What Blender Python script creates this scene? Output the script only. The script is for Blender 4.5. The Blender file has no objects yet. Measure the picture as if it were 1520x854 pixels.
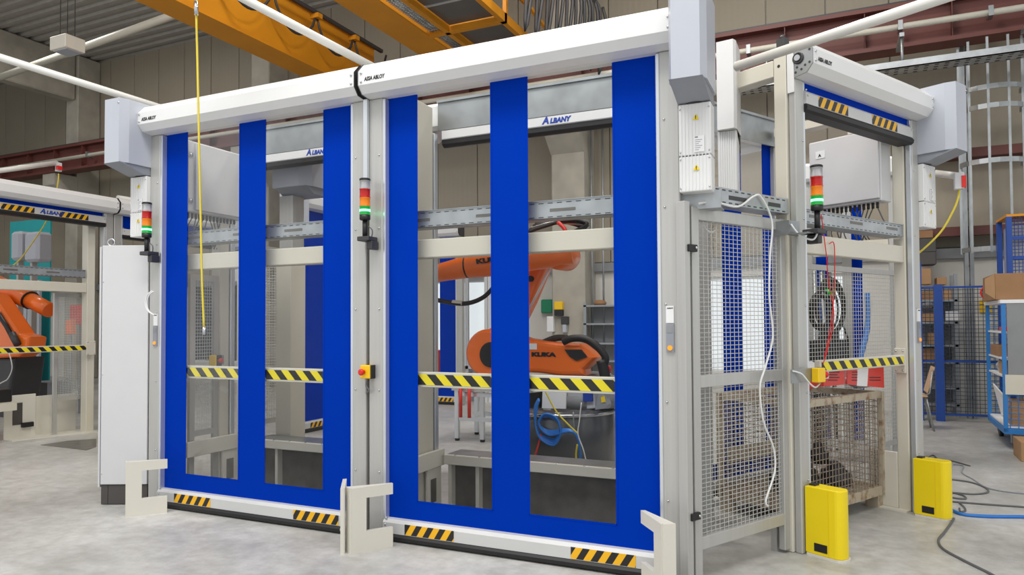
import bpy, bmesh, math, random
from mathutils import Matrix, Vector
random.seed(4)
PI = math.pi
SC = bpy.context.scene
COL = SC.collection

# ------------------------------------------------------------------ camera, world, light, exposure
R0, R1, R2 = (0.90861, 0.41761, -0.00567), (-0.01614, 0.02154, -0.99964), (-0.41734, 0.90837, 0.02631)
FPX, CU, CV = 1050.0, 760.0, 452.0
EYE = Vector((0, 0, 1.45))
cam = bpy.data.cameras.new('camera')
cam.sensor_width = 36.0
cam.lens = FPX / 1520 * 36.0
cam.shift_y = 25.0 / 1520
cam.clip_start = 0.05
camo = bpy.data.objects.new('camera', cam)
COL.objects.link(camo)
r, d, f = Vector(R0), Vector(R1), Vector(R2)
camo.matrix_world = Matrix(((r.x, -d.x, -f.x, 0), (r.y, -d.y, -f.y, 0), (r.z, -d.z, -f.z, 1.45), (0, 0, 0, 1)))
SC.camera = camo

world = bpy.data.worlds.new('overcast_sky')
SC.world = world
world.use_nodes = True
bg = world.node_tree.nodes['Background']
bg.inputs[0].default_value = (0.96, 0.98, 1.0, 1)
bg.inputs[1].default_value = 1.15


def area(name, loc, target, sx, sy, power, col):
    l = bpy.data.lights.new(name, 'AREA')
    l.shape = 'RECTANGLE'
    l.size, l.size_y, l.energy, l.color = sx, sy, power, col
    o = bpy.data.objects.new(name, l)
    COL.objects.link(o)
    o.location = loc
    o.rotation_euler = (Vector(target) - Vector(loc)).to_track_quat('-Z', 'Y').to_euler()
    return o


area('skylight', (-2.0, 0.6, 8.7), (-2.2, 1.6, 0), 9, 1.8, 760, (1, 0.98, 0.95))
for x, y, pw_ in ((-15.0, 8.5, 170), (-6.2, 6.3, 150), (-1.0, 8.5, 190), (-3.4, 6.2, 210)):
    area('hall_fill', (x, y, 8.55), (x, y, 0), 1.6, 0.8, pw_, (1, 0.97, 0.93))  # added unseen fill lights that brighten the hall and the cell interior
SC.view_settings.view_transform = 'Standard'
SC.view_settings.look = 'None'
SC.view_settings.gamma = 1.0
SC.view_settings.use_curve_mapping = False
SC.view_settings.exposure = -0.2


# ------------------------------------------------------------------ materials
def lin(c):
    if isinstance(c, str):
        c = [int(c[i:i + 2], 16) / 255 for i in (0, 2, 4)]
    return tuple(x / 12.92 if x <= 0.04045 else ((x + 0.055) / 1.055) ** 2.4 for x in c)


def mat(name, col, rough=0.5, metal=0.0, noise=0.06, nscale=6.0, spec=0.5, bump=0.0, emit=None, estr=0.0, col2=None, lo=0.35, hi=0.65, coat=0.0, stretch=None):
    m = bpy.data.materials.new(name)
    m.use_nodes = True
    nt = m.node_tree
    N, L = nt.nodes, nt.links
    b = N['Principled BSDF']
    b.inputs['Roughness'].default_value = rough
    b.inputs['Metallic'].default_value = metal
    b.inputs['Specular IOR Level'].default_value = spec
    b.inputs['Coat Weight'].default_value = coat
    c = lin(col)
    c2 = lin(col2) if col2 else tuple(x * (1 - noise * 2) for x in c)
    tc = N.new('ShaderNodeTexCoord')
    mp = N.new('ShaderNodeMapping')
    if stretch:
        mp.inputs['Scale'].default_value = stretch
    L.new(tc.outputs['Object'], mp.inputs['Vector'])
    nz = N.new('ShaderNodeTexNoise')
    nz.inputs['Scale'].default_value = nscale
    nz.inputs['Detail'].default_value = 6
    L.new(mp.outputs[0], nz.inputs['Vector'])
    rp = N.new('ShaderNodeValToRGB')
    rp.color_ramp.elements[0].position = lo
    rp.color_ramp.elements[1].position = hi
    rp.color_ramp.elements[0].color = (*c2, 1)
    rp.color_ramp.elements[1].color = (*c, 1)
    L.new(nz.outputs['Fac'], rp.inputs[0])
    L.new(rp.outputs[0], b.inputs['Base Color'])
    if bump:
        bp = N.new('ShaderNodeBump')
        bp.inputs['Strength'].default_value = bump
        bp.inputs['Distance'].default_value = 0.01
        L.new(nz.outputs['Fac'], bp.inputs['Height'])
        L.new(bp.outputs[0], b.inputs['Normal'])
    if emit:
        b.inputs['Emission Color'].default_value = (*lin(emit), 1)
        b.inputs['Emission Strength'].default_value = estr
    return m


def stripes(name, ca, cb, period, slope, duty=0.5, rough=0.45):
    """diagonal warning print: bands along local x, sheared by local z"""
    m = bpy.data.materials.new(name)
    m.use_nodes = True
    N, L = m.node_tree.nodes, m.node_tree.links
    b = N['Principled BSDF']
    b.inputs['Roughness'].default_value = rough
    tc = N.new('ShaderNodeTexCoord')
    sp = N.new('ShaderNodeSeparateXYZ')
    L.new(tc.outputs['Object'], sp.inputs[0])
    mu = N.new('ShaderNodeMath'); mu.operation = 'MULTIPLY_ADD'
    mu.inputs[1].default_value = slope
    L.new(sp.outputs['Z'], mu.inputs[0]); L.new(sp.outputs['X'], mu.inputs[2])
    dv = N.new('ShaderNodeMath'); dv.operation = 'DIVIDE'; dv.inputs[1].default_value = period
    L.new(mu.outputs[0], dv.inputs[0])
    fr = N.new('ShaderNodeMath'); fr.operation = 'FRACT'; L.new(dv.outputs[0], fr.inputs[0])
    lt = N.new('ShaderNodeMath'); lt.operation = 'LESS_THAN'; lt.inputs[1].default_value = duty
    L.new(fr.outputs[0], lt.inputs[0])
    mx = N.new('ShaderNodeMix'); mx.data_type = 'RGBA'
    L.new(lt.outputs[0], mx.inputs[0])
    mx.inputs[6].default_value = (*lin(ca), 1)
    mx.inputs[7].default_value = (*lin(cb), 1)
    L.new(mx.outputs[2], b.inputs['Base Color'])
    return m


def sheet(name, tint=(0.93, 0.94, 0.93), refl=0.10, rough=0.06, haze=0.0, bumpy=0.0):
    """clear sheet: mostly see-through, with a thin reflection and a little milky haze"""
    m = bpy.data.materials.new(name)
    m.use_nodes = True
    N, L = m.node_tree.nodes, m.node_tree.links
    for n in list(N):
        N.remove(n)
    out = N.new('ShaderNodeOutputMaterial')
    tr = N.new('ShaderNodeBsdfTransparent'); tr.inputs[0].default_value = (*tint, 1)
    gl = N.new('ShaderNodeBsdfGlossy'); gl.inputs['Roughness'].default_value = rough
    fz = N.new('ShaderNodeFresnel'); fz.inputs[0].default_value = 1.4
    mu = N.new('ShaderNodeMath'); mu.operation = 'MULTIPLY'; mu.inputs[1].default_value = refl * 10
    L.new(fz.outputs[0], mu.inputs[0])
    mx = N.new('ShaderNodeMixShader')
    L.new(mu.outputs[0], mx.inputs[0]); L.new(tr.outputs[0], mx.inputs[1]); L.new(gl.outputs[0], mx.inputs[2])
    last = mx
    if haze:
        df = N.new('ShaderNodeBsdfDiffuse'); df.inputs[0].default_value = (0.8, 0.8, 0.8, 1)
        m2 = N.new('ShaderNodeMixShader'); m2.inputs[0].default_value = haze
        L.new(mx.outputs[0], m2.inputs[1]); L.new(df.outputs[0], m2.inputs[2])
        last = m2
    if bumpy:
        tc = N.new('ShaderNodeTexCoord')
        nz = N.new('ShaderNodeTexNoise'); nz.inputs['Scale'].default_value = 5
        L.new(tc.outputs['Object'], nz.inputs['Vector'])
        bp = N.new('ShaderNodeBump'); bp.inputs['Strength'].default_value = bumpy; bp.inputs['Distance'].default_value = 0.02
        L.new(nz.outputs['Fac'], bp.inputs['Height']); L.new(bp.outputs[0], gl.inputs['Normal'])
    L.new(last.outputs[0], out.inputs[0])
    return m


def floor_mat():
    m = bpy.data.materials.new('concrete_floor')
    m.use_nodes = True
    N, L = m.node_tree.nodes, m.node_tree.links
    b = N['Principled BSDF']
    tc = N.new('ShaderNodeTexCoord')
    n1 = N.new('ShaderNodeTexNoise'); n1.inputs['Scale'].default_value = 0.9; n1.inputs['Detail'].default_value = 9; n1.inputs['Roughness'].default_value = 0.65
    n2 = N.new('ShaderNodeTexNoise'); n2.inputs['Scale'].default_value = 9; n2.inputs['Detail'].default_value = 8; n2.inputs['Roughness'].default_value = 0.7
    for n in (n1, n2):
        L.new(tc.outputs['Object'], n.inputs['Vector'])
    r1 = N.new('ShaderNodeValToRGB')
    r1.color_ramp.elements[0].position = 0.36; r1.color_ramp.elements[1].position = 0.64
    r1.color_ramp.elements[0].color = (*lin('adaca7'), 1); r1.color_ramp.elements[1].color = (*lin('cccbc7'), 1)
    L.new(n1.outputs['Fac'], r1.inputs[0])
    r2 = N.new('ShaderNodeValToRGB')
    r2.color_ramp.elements[0].position = 0.28; r2.color_ramp.elements[1].position = 0.62
    r2.color_ramp.elements[0].color = (0.72, 0.71, 0.70, 1); r2.color_ramp.elements[1].color = (1, 1, 1, 1)
    L.new(n2.outputs['Fac'], r2.inputs[0])
    mx = N.new('ShaderNodeMix'); mx.data_type = 'RGBA'; mx.blend_type = 'MULTIPLY'; mx.inputs[0].default_value = 1
    L.new(r1.outputs[0], mx.inputs[6]); L.new(r2.outputs[0], mx.inputs[7])
    L.new(mx.outputs[2], b.inputs['Base Color'])
    rr = N.new('ShaderNodeMapRange'); rr.inputs[3].default_value = 0.28; rr.inputs[4].default_value = 0.55
    L.new(n2.outputs['Fac'], rr.inputs[0]); L.new(rr.outputs[0], b.inputs['Roughness'])
    bp = N.new('ShaderNodeBump'); bp.inputs['Strength'].default_value = 0.08; bp.inputs['Distance'].default_value = 0.01
    L.new(n2.outputs['Fac'], bp.inputs['Height']); L.new(bp.outputs[0], b.inputs['Normal'])
    return m


M = dict(
    white=mat('white_powder_coat', 'e2e2e1', 0.35, noise=0.01),
    silver=mat('silver_grey_paint', 'b9bdc6', 0.38, noise=0.02, nscale=3),
    silverd=mat('shaded_and_grey_silver', '8f939b', 0.45, noise=0.03),  # darker silver: undersides' shade is in the colour; plain grey on other parts
    alu=mat('anodised_aluminium', 'bab9b5', 0.38, metal=0.3, noise=0.03, stretch=(8, 8, 0.3)),
    alub=mat('bright_aluminium_rail', 'd4d8dc', 0.28, metal=0.6, noise=0.02),
    cream=mat('cream_frame_paint', 'd2cdbe', 0.45, noise=0.02, nscale=3),
    creamg=mat('cream_guard_paint', 'dad6c9', 0.42, noise=0.02, nscale=3),
    cab=mat('light_grey_cabinet_paint', 'cfcfd0', 0.42, noise=0.01),
    zinc=mat('galvanised_zinc', 'a9adae', 0.38, metal=0.75, noise=0.12, nscale=5),
    zincl=mat('zinc_tray', 'b4b8ba', 0.4, metal=0.6, noise=0.1, nscale=7),
    steel=mat('polished_steel', 'c4c6c8', 0.2, metal=0.95, noise=0.03),
    blue=mat('blue_pvc_curtain', '0033a6', 0.5, noise=0.02, nscale=2.0, spec=0.02, bump=0.03),
    bluef=mat('blue_fence_paint', '1b479a', 0.45, noise=0.04),
    bluel=mat('blue_trolley_paint', '2b7cc4', 0.42, noise=0.04),
    hose=mat('blue_air_hose_rubber', '2a78d0', 0.35, noise=0.02),
    black=mat('black_rubber', '1b1a1b', 0.5, noise=0.05),
    dark=mat('dark_grey_plastic', '3b3a3b', 0.5, noise=0.05),
    plinth=mat('charcoal_plinth_paint', '4a4644', 0.5, noise=0.03),
    grey=mat('mid_grey_paint', '8b8d8f', 0.5, noise=0.04),
    drum=mat('dark_drum_paint', '55575a', 0.25, noise=0.06, nscale=3, coat=0.3),
    plate=mat('dark_mottled_plate', '77746f', 0.38, noise=0.14, nscale=7, metal=0.2),
    orange=mat('orange_robot_paint', 'f0701e', 0.35, noise=0.03, nscale=3, coat=0.2),
    crane=mat('yellow_orange_crane_paint', 'd88f14', 0.55, noise=0.06, nscale=1.2),
    yellow=mat('yellow_guard_paint', 'f5d90a', 0.4, noise=0.02, nscale=3),
    yell=mat('yellow_plastic', 'f2c413', 0.4, noise=0.02),
    yhose=mat('yellow_hose_rubber', 'dcc63c', 0.4, noise=0.02),
    red=mat('red_plastic', 'd8231c', 0.35, noise=0.02),
    redp=mat('red_document_sleeve', 'd93a30', 0.4, noise=0.04),
    rust=mat('rusty_crate_steel', 'bdb19c', 0.6, noise=0.2, nscale=18, col2='8d6b4c', lo=0.28, hi=0.5, metal=0.15),
    rustw=mat('rusty_wire', 'a59684', 0.6, metal=0.2, noise=0.2, nscale=30),
    wire=mat('galvanised_wire', 'c9cac6', 0.45, metal=0.3, noise=0.02),
    wired=mat('dark_blue_wire', '3d4654', 0.5, noise=0.02),
    pipe=mat('white_jib_tube_paint', 'dddcd6', 0.35, noise=0.01),
    wirew=mat('white_cable_sheath', 'e6e6e4', 0.4, noise=0.01),
    cableg=mat('grey_cable_sheath', '5f6062', 0.45, noise=0.02),
    runway=mat('red_oxide_beam_paint', '6a3a33', 0.55, noise=0.08, nscale=2),
    conc=mat('raw_concrete', 'b3ada0', 0.8, noise=0.09, nscale=3, bump=0.1),
    wood=mat('pale_plywood', 'c9a27a', 0.5, noise=0.08, nscale=8),
    card=mat('brown_cardboard', 'b08a63', 0.75, noise=0.06, nscale=5),
    cardd=mat('dark_cardboard', '9a7450', 0.75, noise=0.06, nscale=5),
    boxd=mat('dark_grey_crate_plastic', '4b4846', 0.55, noise=0.04),
    teal=mat('teal_panel_paint', '1f9ea2', 0.5, noise=0.03),
    green=mat('green_first_aid_plastic', '118b60', 0.4, noise=0.02),
    wallp=mat('white_plinth_wall_paint', 'd6d3cb', 0.7, noise=0.04, nscale=2),
    label=mat('white_label_print', 'e8e8e8', 0.5, noise=0.02),
    ink=mat('black_print', '1d1d1f', 0.5, noise=0.0),
    inkb=mat('blue_print', '1d3fa0', 0.5, noise=0.0),
    shelf=mat('grey_shelf_steel', '9da2a6', 0.45, metal=0.3, noise=0.04),
    amberg=mat('amber_button', 'f0902a', 0.35, noise=0.0, emit='f09020', estr=0.8),
    lgreen=mat('lit_green_lens', '0a7a2c', 0.25, noise=0.0, emit='08b040', estr=0.5),
    lgreenx=mat('glowing_green_led', '40ff90', 0.3, noise=0.0, emit='90ffc0', estr=3.0),
    lred=mat('red_lens', 'b01008', 0.22, noise=0.0, emit='c01008', estr=0.04),
    lamber=mat('amber_lens', 'e07a06', 0.22, noise=0.0, emit='f08008', estr=0.08),
    lclear=sheet('clear_lens', (0.9, 0.9, 0.92), 0.2, 0.15, haze=0.35),
    lamp=mat('white_lamp_housing', 'ece6d8', 0.5, noise=0.01),
    clear=sheet('clear_pvc_window', (0.975, 0.98, 0.98), 0.012, 0.04, bumpy=0.25),
    glass=sheet('window_glass', (0.97, 0.98, 0.98), 0.1, 0.02),
    bag=sheet('clear_plastic_bag', (0.9, 0.9, 0.88), 0.3, 0.2, haze=0.3, bumpy=0.8),
    hazs=stripes('hazard_sticker_print', '1c1a18', 'f2b511', 0.088, -0.62, 0.5),
    hazb=stripes('hazard_bar_print', '1d1c1a', 'ecd91c', 0.135, 0.95, 0.5),
    barw=mat('light_grey_bar_paint', 'cacac8', 0.38, noise=0.015),
    tri=mat('yellow_warning_print', 'f0d010', 0.5, noise=0.0),
)


# clad wall: fine vertical ribs as relief
def clad_mat(name, col, axis):
    m = mat(name, col, 0.6, noise=0.03, nscale=0.8)
    N, L = m.node_tree.nodes, m.node_tree.links
    tc = N.new('ShaderNodeTexCoord')
    sp = N.new('ShaderNodeSeparateXYZ'); L.new(tc.outputs['Object'], sp.inputs[0])
    mu = N.new('ShaderNodeMath'); mu.operation = 'MULTIPLY'; mu.inputs[1].default_value = 2 * PI / 0.11
    L.new(sp.outputs[axis], mu.inputs[0])
    sn = N.new('ShaderNodeMath'); sn.operation = 'SINE'; L.new(mu.outputs[0], sn.inputs[0])
    bp = N.new('ShaderNodeBump'); bp.inputs['Strength'].default_value = 0.15; bp.inputs['Distance'].default_value = 0.006
    L.new(sn.outputs[0], bp.inputs['Height']); L.new(bp.outputs[0], N['Principled BSDF'].inputs['Normal'])
    return m


M['clad'] = clad_mat('ribbed_cladding_paint', '9c9382', 'X')
M['clady'] = clad_mat('ribbed_gable_cladding_paint', '8d8474', 'Y')
M['roof'] = mat('corrugated_roof_sheet', 'b0ada7', 0.5, metal=0.1, noise=0.05)
M['floor'] = floor_mat()


# ------------------------------------------------------------------ frames and builders
class Frame:
    def __init__(s, origin, deg):
        s.M = Matrix.Translation(Vector(origin)) @ Matrix.Rotation(math.radians(deg), 4, 'Z')


WF = Frame((0, 0, 0), 0)                     # hall and front of the cell: x right, y into the cell
FD = Frame((0, 3.98, 0), 0)                  # front doors: y = 0 on the faces of their posts
CD = Frame((-0.1755, 4.8591, 0), 61.246)     # loading door on the right facet
LD = Frame((-9.10, 6.58, 0), 90)             # neighbouring cell on the left
CUR = [WF]


def use(fr):
    CUR[0] = fr


RM = {}


def props(o, label=None, cat=None, group=None, kind=None):
    if label: o['label'] = label
    if cat: o['category'] = cat
    if group: o['group'] = group
    if kind: o['kind'] = kind
    return o


def thing(name, label, cat, base=(0, 0, 0), rz=0.0, group=None):
    o = bpy.data.objects.new(name, None)
    COL.objects.link(o)
    o.empty_display_size = 0.1
    m = CUR[0].M @ Matrix.Translation(Vector(base)) @ Matrix.Rotation(math.radians(rz), 4, 'Z')
    o.matrix_world = m
    RM[o] = m
    return props(o, label, cat, group)


class MB:
    """collects shapes given in the current frame; build() links them as one mesh object"""
    def __init__(s):
        s.bm = bmesh.new()

    def _face(s, vs, smooth=False):
        try:
            fa = s.bm.faces.new(vs)
            fa.smooth = smooth
        except ValueError:
            pass

    def box(s, x0, x1, y0, y1, z0, z1, bev=0.0):
        x0, x1 = min(x0, x1), max(x0, x1); y0, y1 = min(y0, y1), max(y0, y1); z0, z1 = min(z0, z1), max(z0, z1)
        v = [s.bm.verts.new((x, y, z)) for z in (z0, z1) for x, y in ((x0, y0), (x1, y0), (x1, y1), (x0, y1))]
        fs = [(0, 3, 2, 1), (4, 5, 6, 7), (0, 1, 5, 4), (1, 2, 6, 5), (2, 3, 7, 6), (3, 0, 4, 7)]
        nf = [s.bm.faces.new([v[i] for i in q]) for q in fs]
        if bev:
            es = list({e for q in nf for e in q.edges})
            bmesh.ops.bevel(s.bm, geom=es, offset=bev, segments=1, affect='EDGES', profile=0.5)
        return s

    def obox(s, c, ax, ay, az):
        """box around c with half axes"""
        c, ax, ay, az = map(Vector, (c, ax, ay, az))
        v = [s.bm.verts.new(c + i * ax + j * ay + k * az) for k in (-1, 1) for i, j in ((-1, -1), (1, -1), (1, 1), (-1, 1))]
        for q in [(0, 3, 2, 1), (4, 5, 6, 7), (0, 1, 5, 4), (1, 2, 6, 5), (2, 3, 7, 6), (3, 0, 4, 7)]:
            s._face([v[i] for i in q])
        return s

    def bar(s, p, q, w, h, up=(0, 0, 1)):
        p, q = Vector(p), Vector(q)
        d_ = (q - p).normalized()
        side = d_.cross(Vector(up))
        if side.length < 1e-4:
            side = d_.cross(Vector((1, 0, 0)))
        side.normalize()
        u = side.cross(d_).normalized()
        return s.obox((p + q) / 2, (q - p) / 2, side * w / 2, u * h / 2)

    def prism(s, poly, axis, a, b, bev=0.0):
        """poly: list of 2-tuples in the other two axes (x: (y,z), y: (x,z), z: (x,y))"""
        def pt(p, t):
            return {'x': (t, p[0], p[1]), 'y': (p[0], t, p[1]), 'z': (p[0], p[1], t)}[axis]
        A = [s.bm.verts.new(pt(p, a)) for p in poly]
        B = [s.bm.verts.new(pt(p, b)) for p in poly]
        n = len(poly)
        fs = [s.bm.faces.new(A), s.bm.faces.new(list(reversed(B)))]
        for i in range(n):
            fs.append(s.bm.faces.new((A[i], B[i], B[(i + 1) % n], A[(i + 1) % n])))
        bmesh.ops.recalc_face_normals(s.bm, faces=fs)
        if bev:
            es = list({e for q in fs[:2] for e in q.edges})
            bmesh.ops.bevel(s.bm, geom=es, offset=bev, segments=2, affect='EDGES', profile=0.5)
        return s

    def slab(s, pts, th, bev=0.0, n=None):
        """world polygon (roughly planar) thickened along n by th"""
        pts = [Vector(p) for p in pts]
        n = Vector(n or (0, 1, 0))
        A = [s.bm.verts.new(p - n * th / 2) for p in pts]
        B = [s.bm.verts.new(p + n * th / 2) for p in pts]
        k = len(pts)
        fs = [s.bm.faces.new(A), s.bm.faces.new(list(reversed(B)))]
        for i in range(k):
            fs.append(s.bm.faces.new((A[i], B[i], B[(i + 1) % k], A[(i + 1) % k])))
        bmesh.ops.recalc_face_normals(s.bm, faces=fs)
        if bev:
            es = list({e for q in fs[:2] for e in q.edges})
            bmesh.ops.bevel(s.bm, geom=es, offset=bev, segments=3, affect='EDGES', profile=0.5)
        return s

    def tube(s, pts, r, n=8, caps=True, closed=False):
        pts = [Vector(p) for p in pts]
        rs = r if isinstance(r, (list, tuple)) else [r] * len(pts)
        rings = []
        prev = None
        k = len(pts)
        for i, p in enumerate(pts):
            if closed:
                t = pts[(i + 1) % k] - pts[i - 1]
            elif i == 0:
                t = pts[1] - p
            elif i == k - 1:
                t = p - pts[i - 1]
            else:
                t = (pts[i + 1] - p).normalized() + (p - pts[i - 1]).normalized()
            if t.length < 1e-9:
                t = Vector((0, 0, 1))
            t.normalize()
            if prev is None:
                a = t.cross(Vector((0, 0, 1)))
                if a.length < 1e-3:
                    a = t.cross(Vector((1, 0, 0)))
            else:
                a = prev - t * prev.dot(t)
            a.normalize()
            prev = a
            b = t.cross(a)
            rings.append([s.bm.verts.new(p + (a * math.cos(2 * PI * j / n) + b * math.sin(2 * PI * j / n)) * rs[i]) for j in range(n)])
        for i in range(k if closed else k - 1):
            A, B = rings[i], rings[(i + 1) % k]
            for j in range(n):
                s._face((A[j], A[(j + 1) % n], B[(j + 1) % n], B[j]), n > 4)
        if caps and not closed:
            s._face(list(reversed(rings[0])))
            s._face(rings[-1])
        return s

    def cyl(s, p, q, r, n=16, r2=None):
        return s.tube([p, q], [r, r if r2 is None else r2], n)

    def lathe(s, prof, c=(0, 0, 0), axis='z', n=24):
        """prof: (radius, height) pairs from one end to the other"""
        c = Vector(c)
        rings = []
        for rr, h in prof:
            ring = []
            for j in range(n):
                a = 2 * PI * j / n
                p = {'z': (rr * math.cos(a), rr * math.sin(a), h), 'y': (rr * math.cos(a), h, rr * math.sin(a)), 'x': (h, rr * math.cos(a), rr * math.sin(a))}[axis]
                ring.append(s.bm.verts.new(c + Vector(p)))
            rings.append(ring)
        for A, B in zip(rings, rings[1:]):
            for j in range(n):
                s._face((A[j], A[(j + 1) % n], B[(j + 1) % n], B[j]), True)
        s._face(list(reversed(rings[0]))); s._face(rings[-1])
        return s

    def ball(s, c, r, n=8, sc=(1, 1, 1)):
        m = Matrix.Translation(Vector(c)) @ Matrix.Diagonal((*sc, 1))
        g = bmesh.ops.create_uvsphere(s.bm, u_segments=n, v_segments=max(4, n // 2 + 1), radius=r, matrix=m)
        for v in g['verts']:
            for fa in v.link_faces:
                fa.smooth = True
        return s

    def grid(s, p, u, v, nu, nv, r, n=4, warp=0.0):
        """wire grid from p along vectors u and v with nu x nv wires"""
        p, u, v = Vector(p), Vector(u), Vector(v)
        nn = u.cross(v).normalized() * r * 0.9
        for i in range(nu):
            t = (i + 0.5) / nu
            s.tube([p + u * t + nn, p + u * t + v + nn], r, n, caps=False)
        for j in range(nv):
            t = (j + 0.5) / nv
            s.tube([p + v * t - nn, p + v * t + u - nn], r, n, caps=False)
        return s

    def build(s, name, m, parent=None, label=None, cat=None, group=None, kind=None, base=None, fix=False):
        if fix:
            bmesh.ops.recalc_face_normals(s.bm, faces=s.bm.faces[:])
        fm = CUR[0].M
        if parent is not None:
            root = RM[parent]
        elif base is not None:
            root = fm @ Matrix.Translation(Vector(base))
        else:
            root = Matrix.Identity(4)
            if fm != Matrix.Identity(4):
                root = fm.copy()
        s.bm.transform(root.inverted() @ fm)
        me = bpy.data.meshes.new(name)
        s.bm.to_mesh(me)
        s.bm.free()
        me.materials.append(M[m] if isinstance(m, str) else m)
        o = bpy.data.objects.new(name, me)
        COL.objects.link(o)
        if parent is not None:
            o.parent = parent
        else:
            o.matrix_world = root
        RM[o] = root
        return props(o, label, cat, group, kind)


def text(s, size, origin, parent, m, name='lettering', xs=1.0, shear=0.0, bold=0.0, out=(0, -1, 0), along=(1, 0, 0), up=(0, 0, 1)):
    """flat lettering as thin geometry; origin is the lower left corner in the current frame"""
    cu = bpy.data.curves.new('lettering', 'FONT')
    cu.body, cu.size, cu.shear, cu.offset, cu.extrude = s, size, shear, bold, 0.0008
    cu.resolution_u = 3
    to = bpy.data.objects.new('lettering_source', cu)
    COL.objects.link(to)
    dg = bpy.context.evaluated_depsgraph_get()
    me = bpy.data.meshes.new_from_object(to.evaluated_get(dg))
    bpy.data.objects.remove(to)
    a, u, o_ = Vector(along) * xs, Vector(up), Vector(out)
    mm = Matrix.Translation(Vector(origin)) @ Matrix(((a.x, u.x, o_.x, 0), (a.y, u.y, o_.y, 0), (a.z, u.z, o_.z, 0), (0, 0, 0, 1)))
    me.transform(RM[parent].inverted() @ CUR[0].M @ mm)
    me.materials.clear()
    me.materials.append(M[m])
    o = bpy.data.objects.new(name, me)
    COL.objects.link(o)
    o.parent = parent
    RM[o] = RM[parent]
    return o


def copy_tree(o, parent=None):
    c = o.copy()
    COL.objects.link(c)
    c.parent = parent
    RM[c] = RM[o]
    for ch in list(o.children):
        copy_tree(ch, c)
    return c


def at(u, v, y):
    """the world point on the plane y = const that stands at this place of the photograph"""
    a, b = (u - CU) / FPX, (v - CV) / FPX
    q = Vector(R0) * a + Vector(R1) * b + Vector(R2)
    return EYE + q * ((y - EYE.y) / q.y)


def fl(u, v, z=0.0):
    a, b = (u - CU) / FPX, (v - CV) / FPX
    q = Vector(R0) * a + Vector(R1) * b + Vector(R2)
    return EYE + q * ((z - EYE.z) / q.z)


def arc(pts, k=6):
    """smooth curve through points (Catmull-Rom)"""
    P = [Vector(p) for p in pts]
    out = []
    for i in range(len(P) - 1):
        a, b, c, d_ = P[max(i - 1, 0)], P[i], P[i + 1], P[min(i + 2, len(P) - 1)]
        for j in range(k):
            t = j / k
            out.append(0.5 * ((2 * b) + (c - a) * t + (2 * a - 5 * b + 4 * c - d_) * t * t + (3 * b - a - 3 * c + d_) * t ** 3))
    out.append(P[-1])
    return out


# ------------------------------------------------------------------ the hall
use(WF)
MB().box(-26, 9, -6, 14, -0.3, 0).build('floor', 'floor', kind='structure')
YW, XG, ZC = 13.0, -24.8, 8.8
wins = [(-15.2, -13.0, 0.5, 2.5), (-8.2, -6.1, 0.5, 2.35), (-2.25, -0.95, 0.55, 2.25), (-0.5, 0.35, 0.55, 2.25)]
w = MB()
edges = [XG]
for a, b, z0, z1 in wins:
    w.box(edges[-1], a, YW, YW + 0.3, 0, 2.42)
    w.box(a, b, YW, YW + 0.3, 0, z0)
    w.box(a, b, YW, YW + 0.3, z1, 2.42)
    edges.append(b)
w.box(edges[-1], 8.5, YW, YW + 0.3, 0, 2.42)
w.box(XG, 8.5, YW + 0.06, YW + 0.3, 2.42, ZC)
wall_back = w.build('wall_back', 'wallp', kind='structure')
pn = None
for i in range(35):
    x = XG + 0.95 * i
    if pn is None:
        pn = MB().box(x + 0.008, x + 0.942, YW, YW + 0.08, 2.6, ZC - 0.02, 0.006).build('cladding_panel', 'clad', wall_back)
    else:
        c = pn.copy(); COL.objects.link(c); c.location.x = 0.95 * i
MB().box(XG, 8.5, YW - 0.10, YW + 0.05, 2.42, 2.58).build('ledge', 'grey', wall_back)
for k, (a, b, z0, z1) in enumerate(wins):
    fr = MB()
    fr.box(a, b, YW + 0.05, YW + 0.12, z0, z0 + 0.05); fr.box(a, b, YW + 0.05, YW + 0.12, z1 - 0.05, z1)
    n = 2 if b - a > 1 else 1
    for j in range(n + 1):
        xx = a + (b - a) * j / n
        fr.box(max(a, xx - 0.03), min(b, xx + 0.03), YW + 0.05, YW + 0.12, z0 + 0.05, z1 - 0.05)
    wo = fr.build('window_%d' % (k + 1), 'white', kind='structure')
    for j in range(n):
        MB().box(a + (b - a) * j / n + 0.03, a + (b - a) * (j + 1) / n - 0.03, YW + 0.08, YW + 0.09, z0 + 0.05, z1 - 0.05).build('pane', 'glass', wo)
wl = MB().box(XG - 0.3, XG - 0.06, 1.5, YW + 0.3, 0, ZC).build('wall_left', 'wallp', kind='structure')
pn = None
for i in range(12):
    y = YW - 0.95 * (i + 1)
    if pn is None:
        pn = MB().box(XG - 0.07, XG, y + 0.008, y + 0.942, 0.02, ZC - 0.02, 0.006).build('cladding_panel', 'clady', wl)
    else:
        c = pn.copy(); COL.objects.link(c); c.location.y = -0.95 * i
# corrugated roof sheet, ribs along x
poly = []
y = 1.5
while y < YW + 0.2:
    poly += [(y, ZC + 0.06), (y + 0.12, ZC + 0.06), (y + 0.15, ZC), (y + 0.27, ZC), (y + 0.30, ZC + 0.06)]
    y += 0.30
ce = MB()
A = [ce.bm.verts.new((XG - 0.3, a, b)) for a, b in poly]
B = [ce.bm.verts.new((8.5, a, b)) for a, b in poly]
for i in range(len(poly) - 1):
    ce._face((A[i], A[i + 1], B[i + 1], B[i]))
ce.box(XG - 0.3, 8.5, 1.5, YW + 0.3, ZC + 0.10, ZC + 0.2)
ce.build('ceiling', 'roof', kind='structure')
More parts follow.
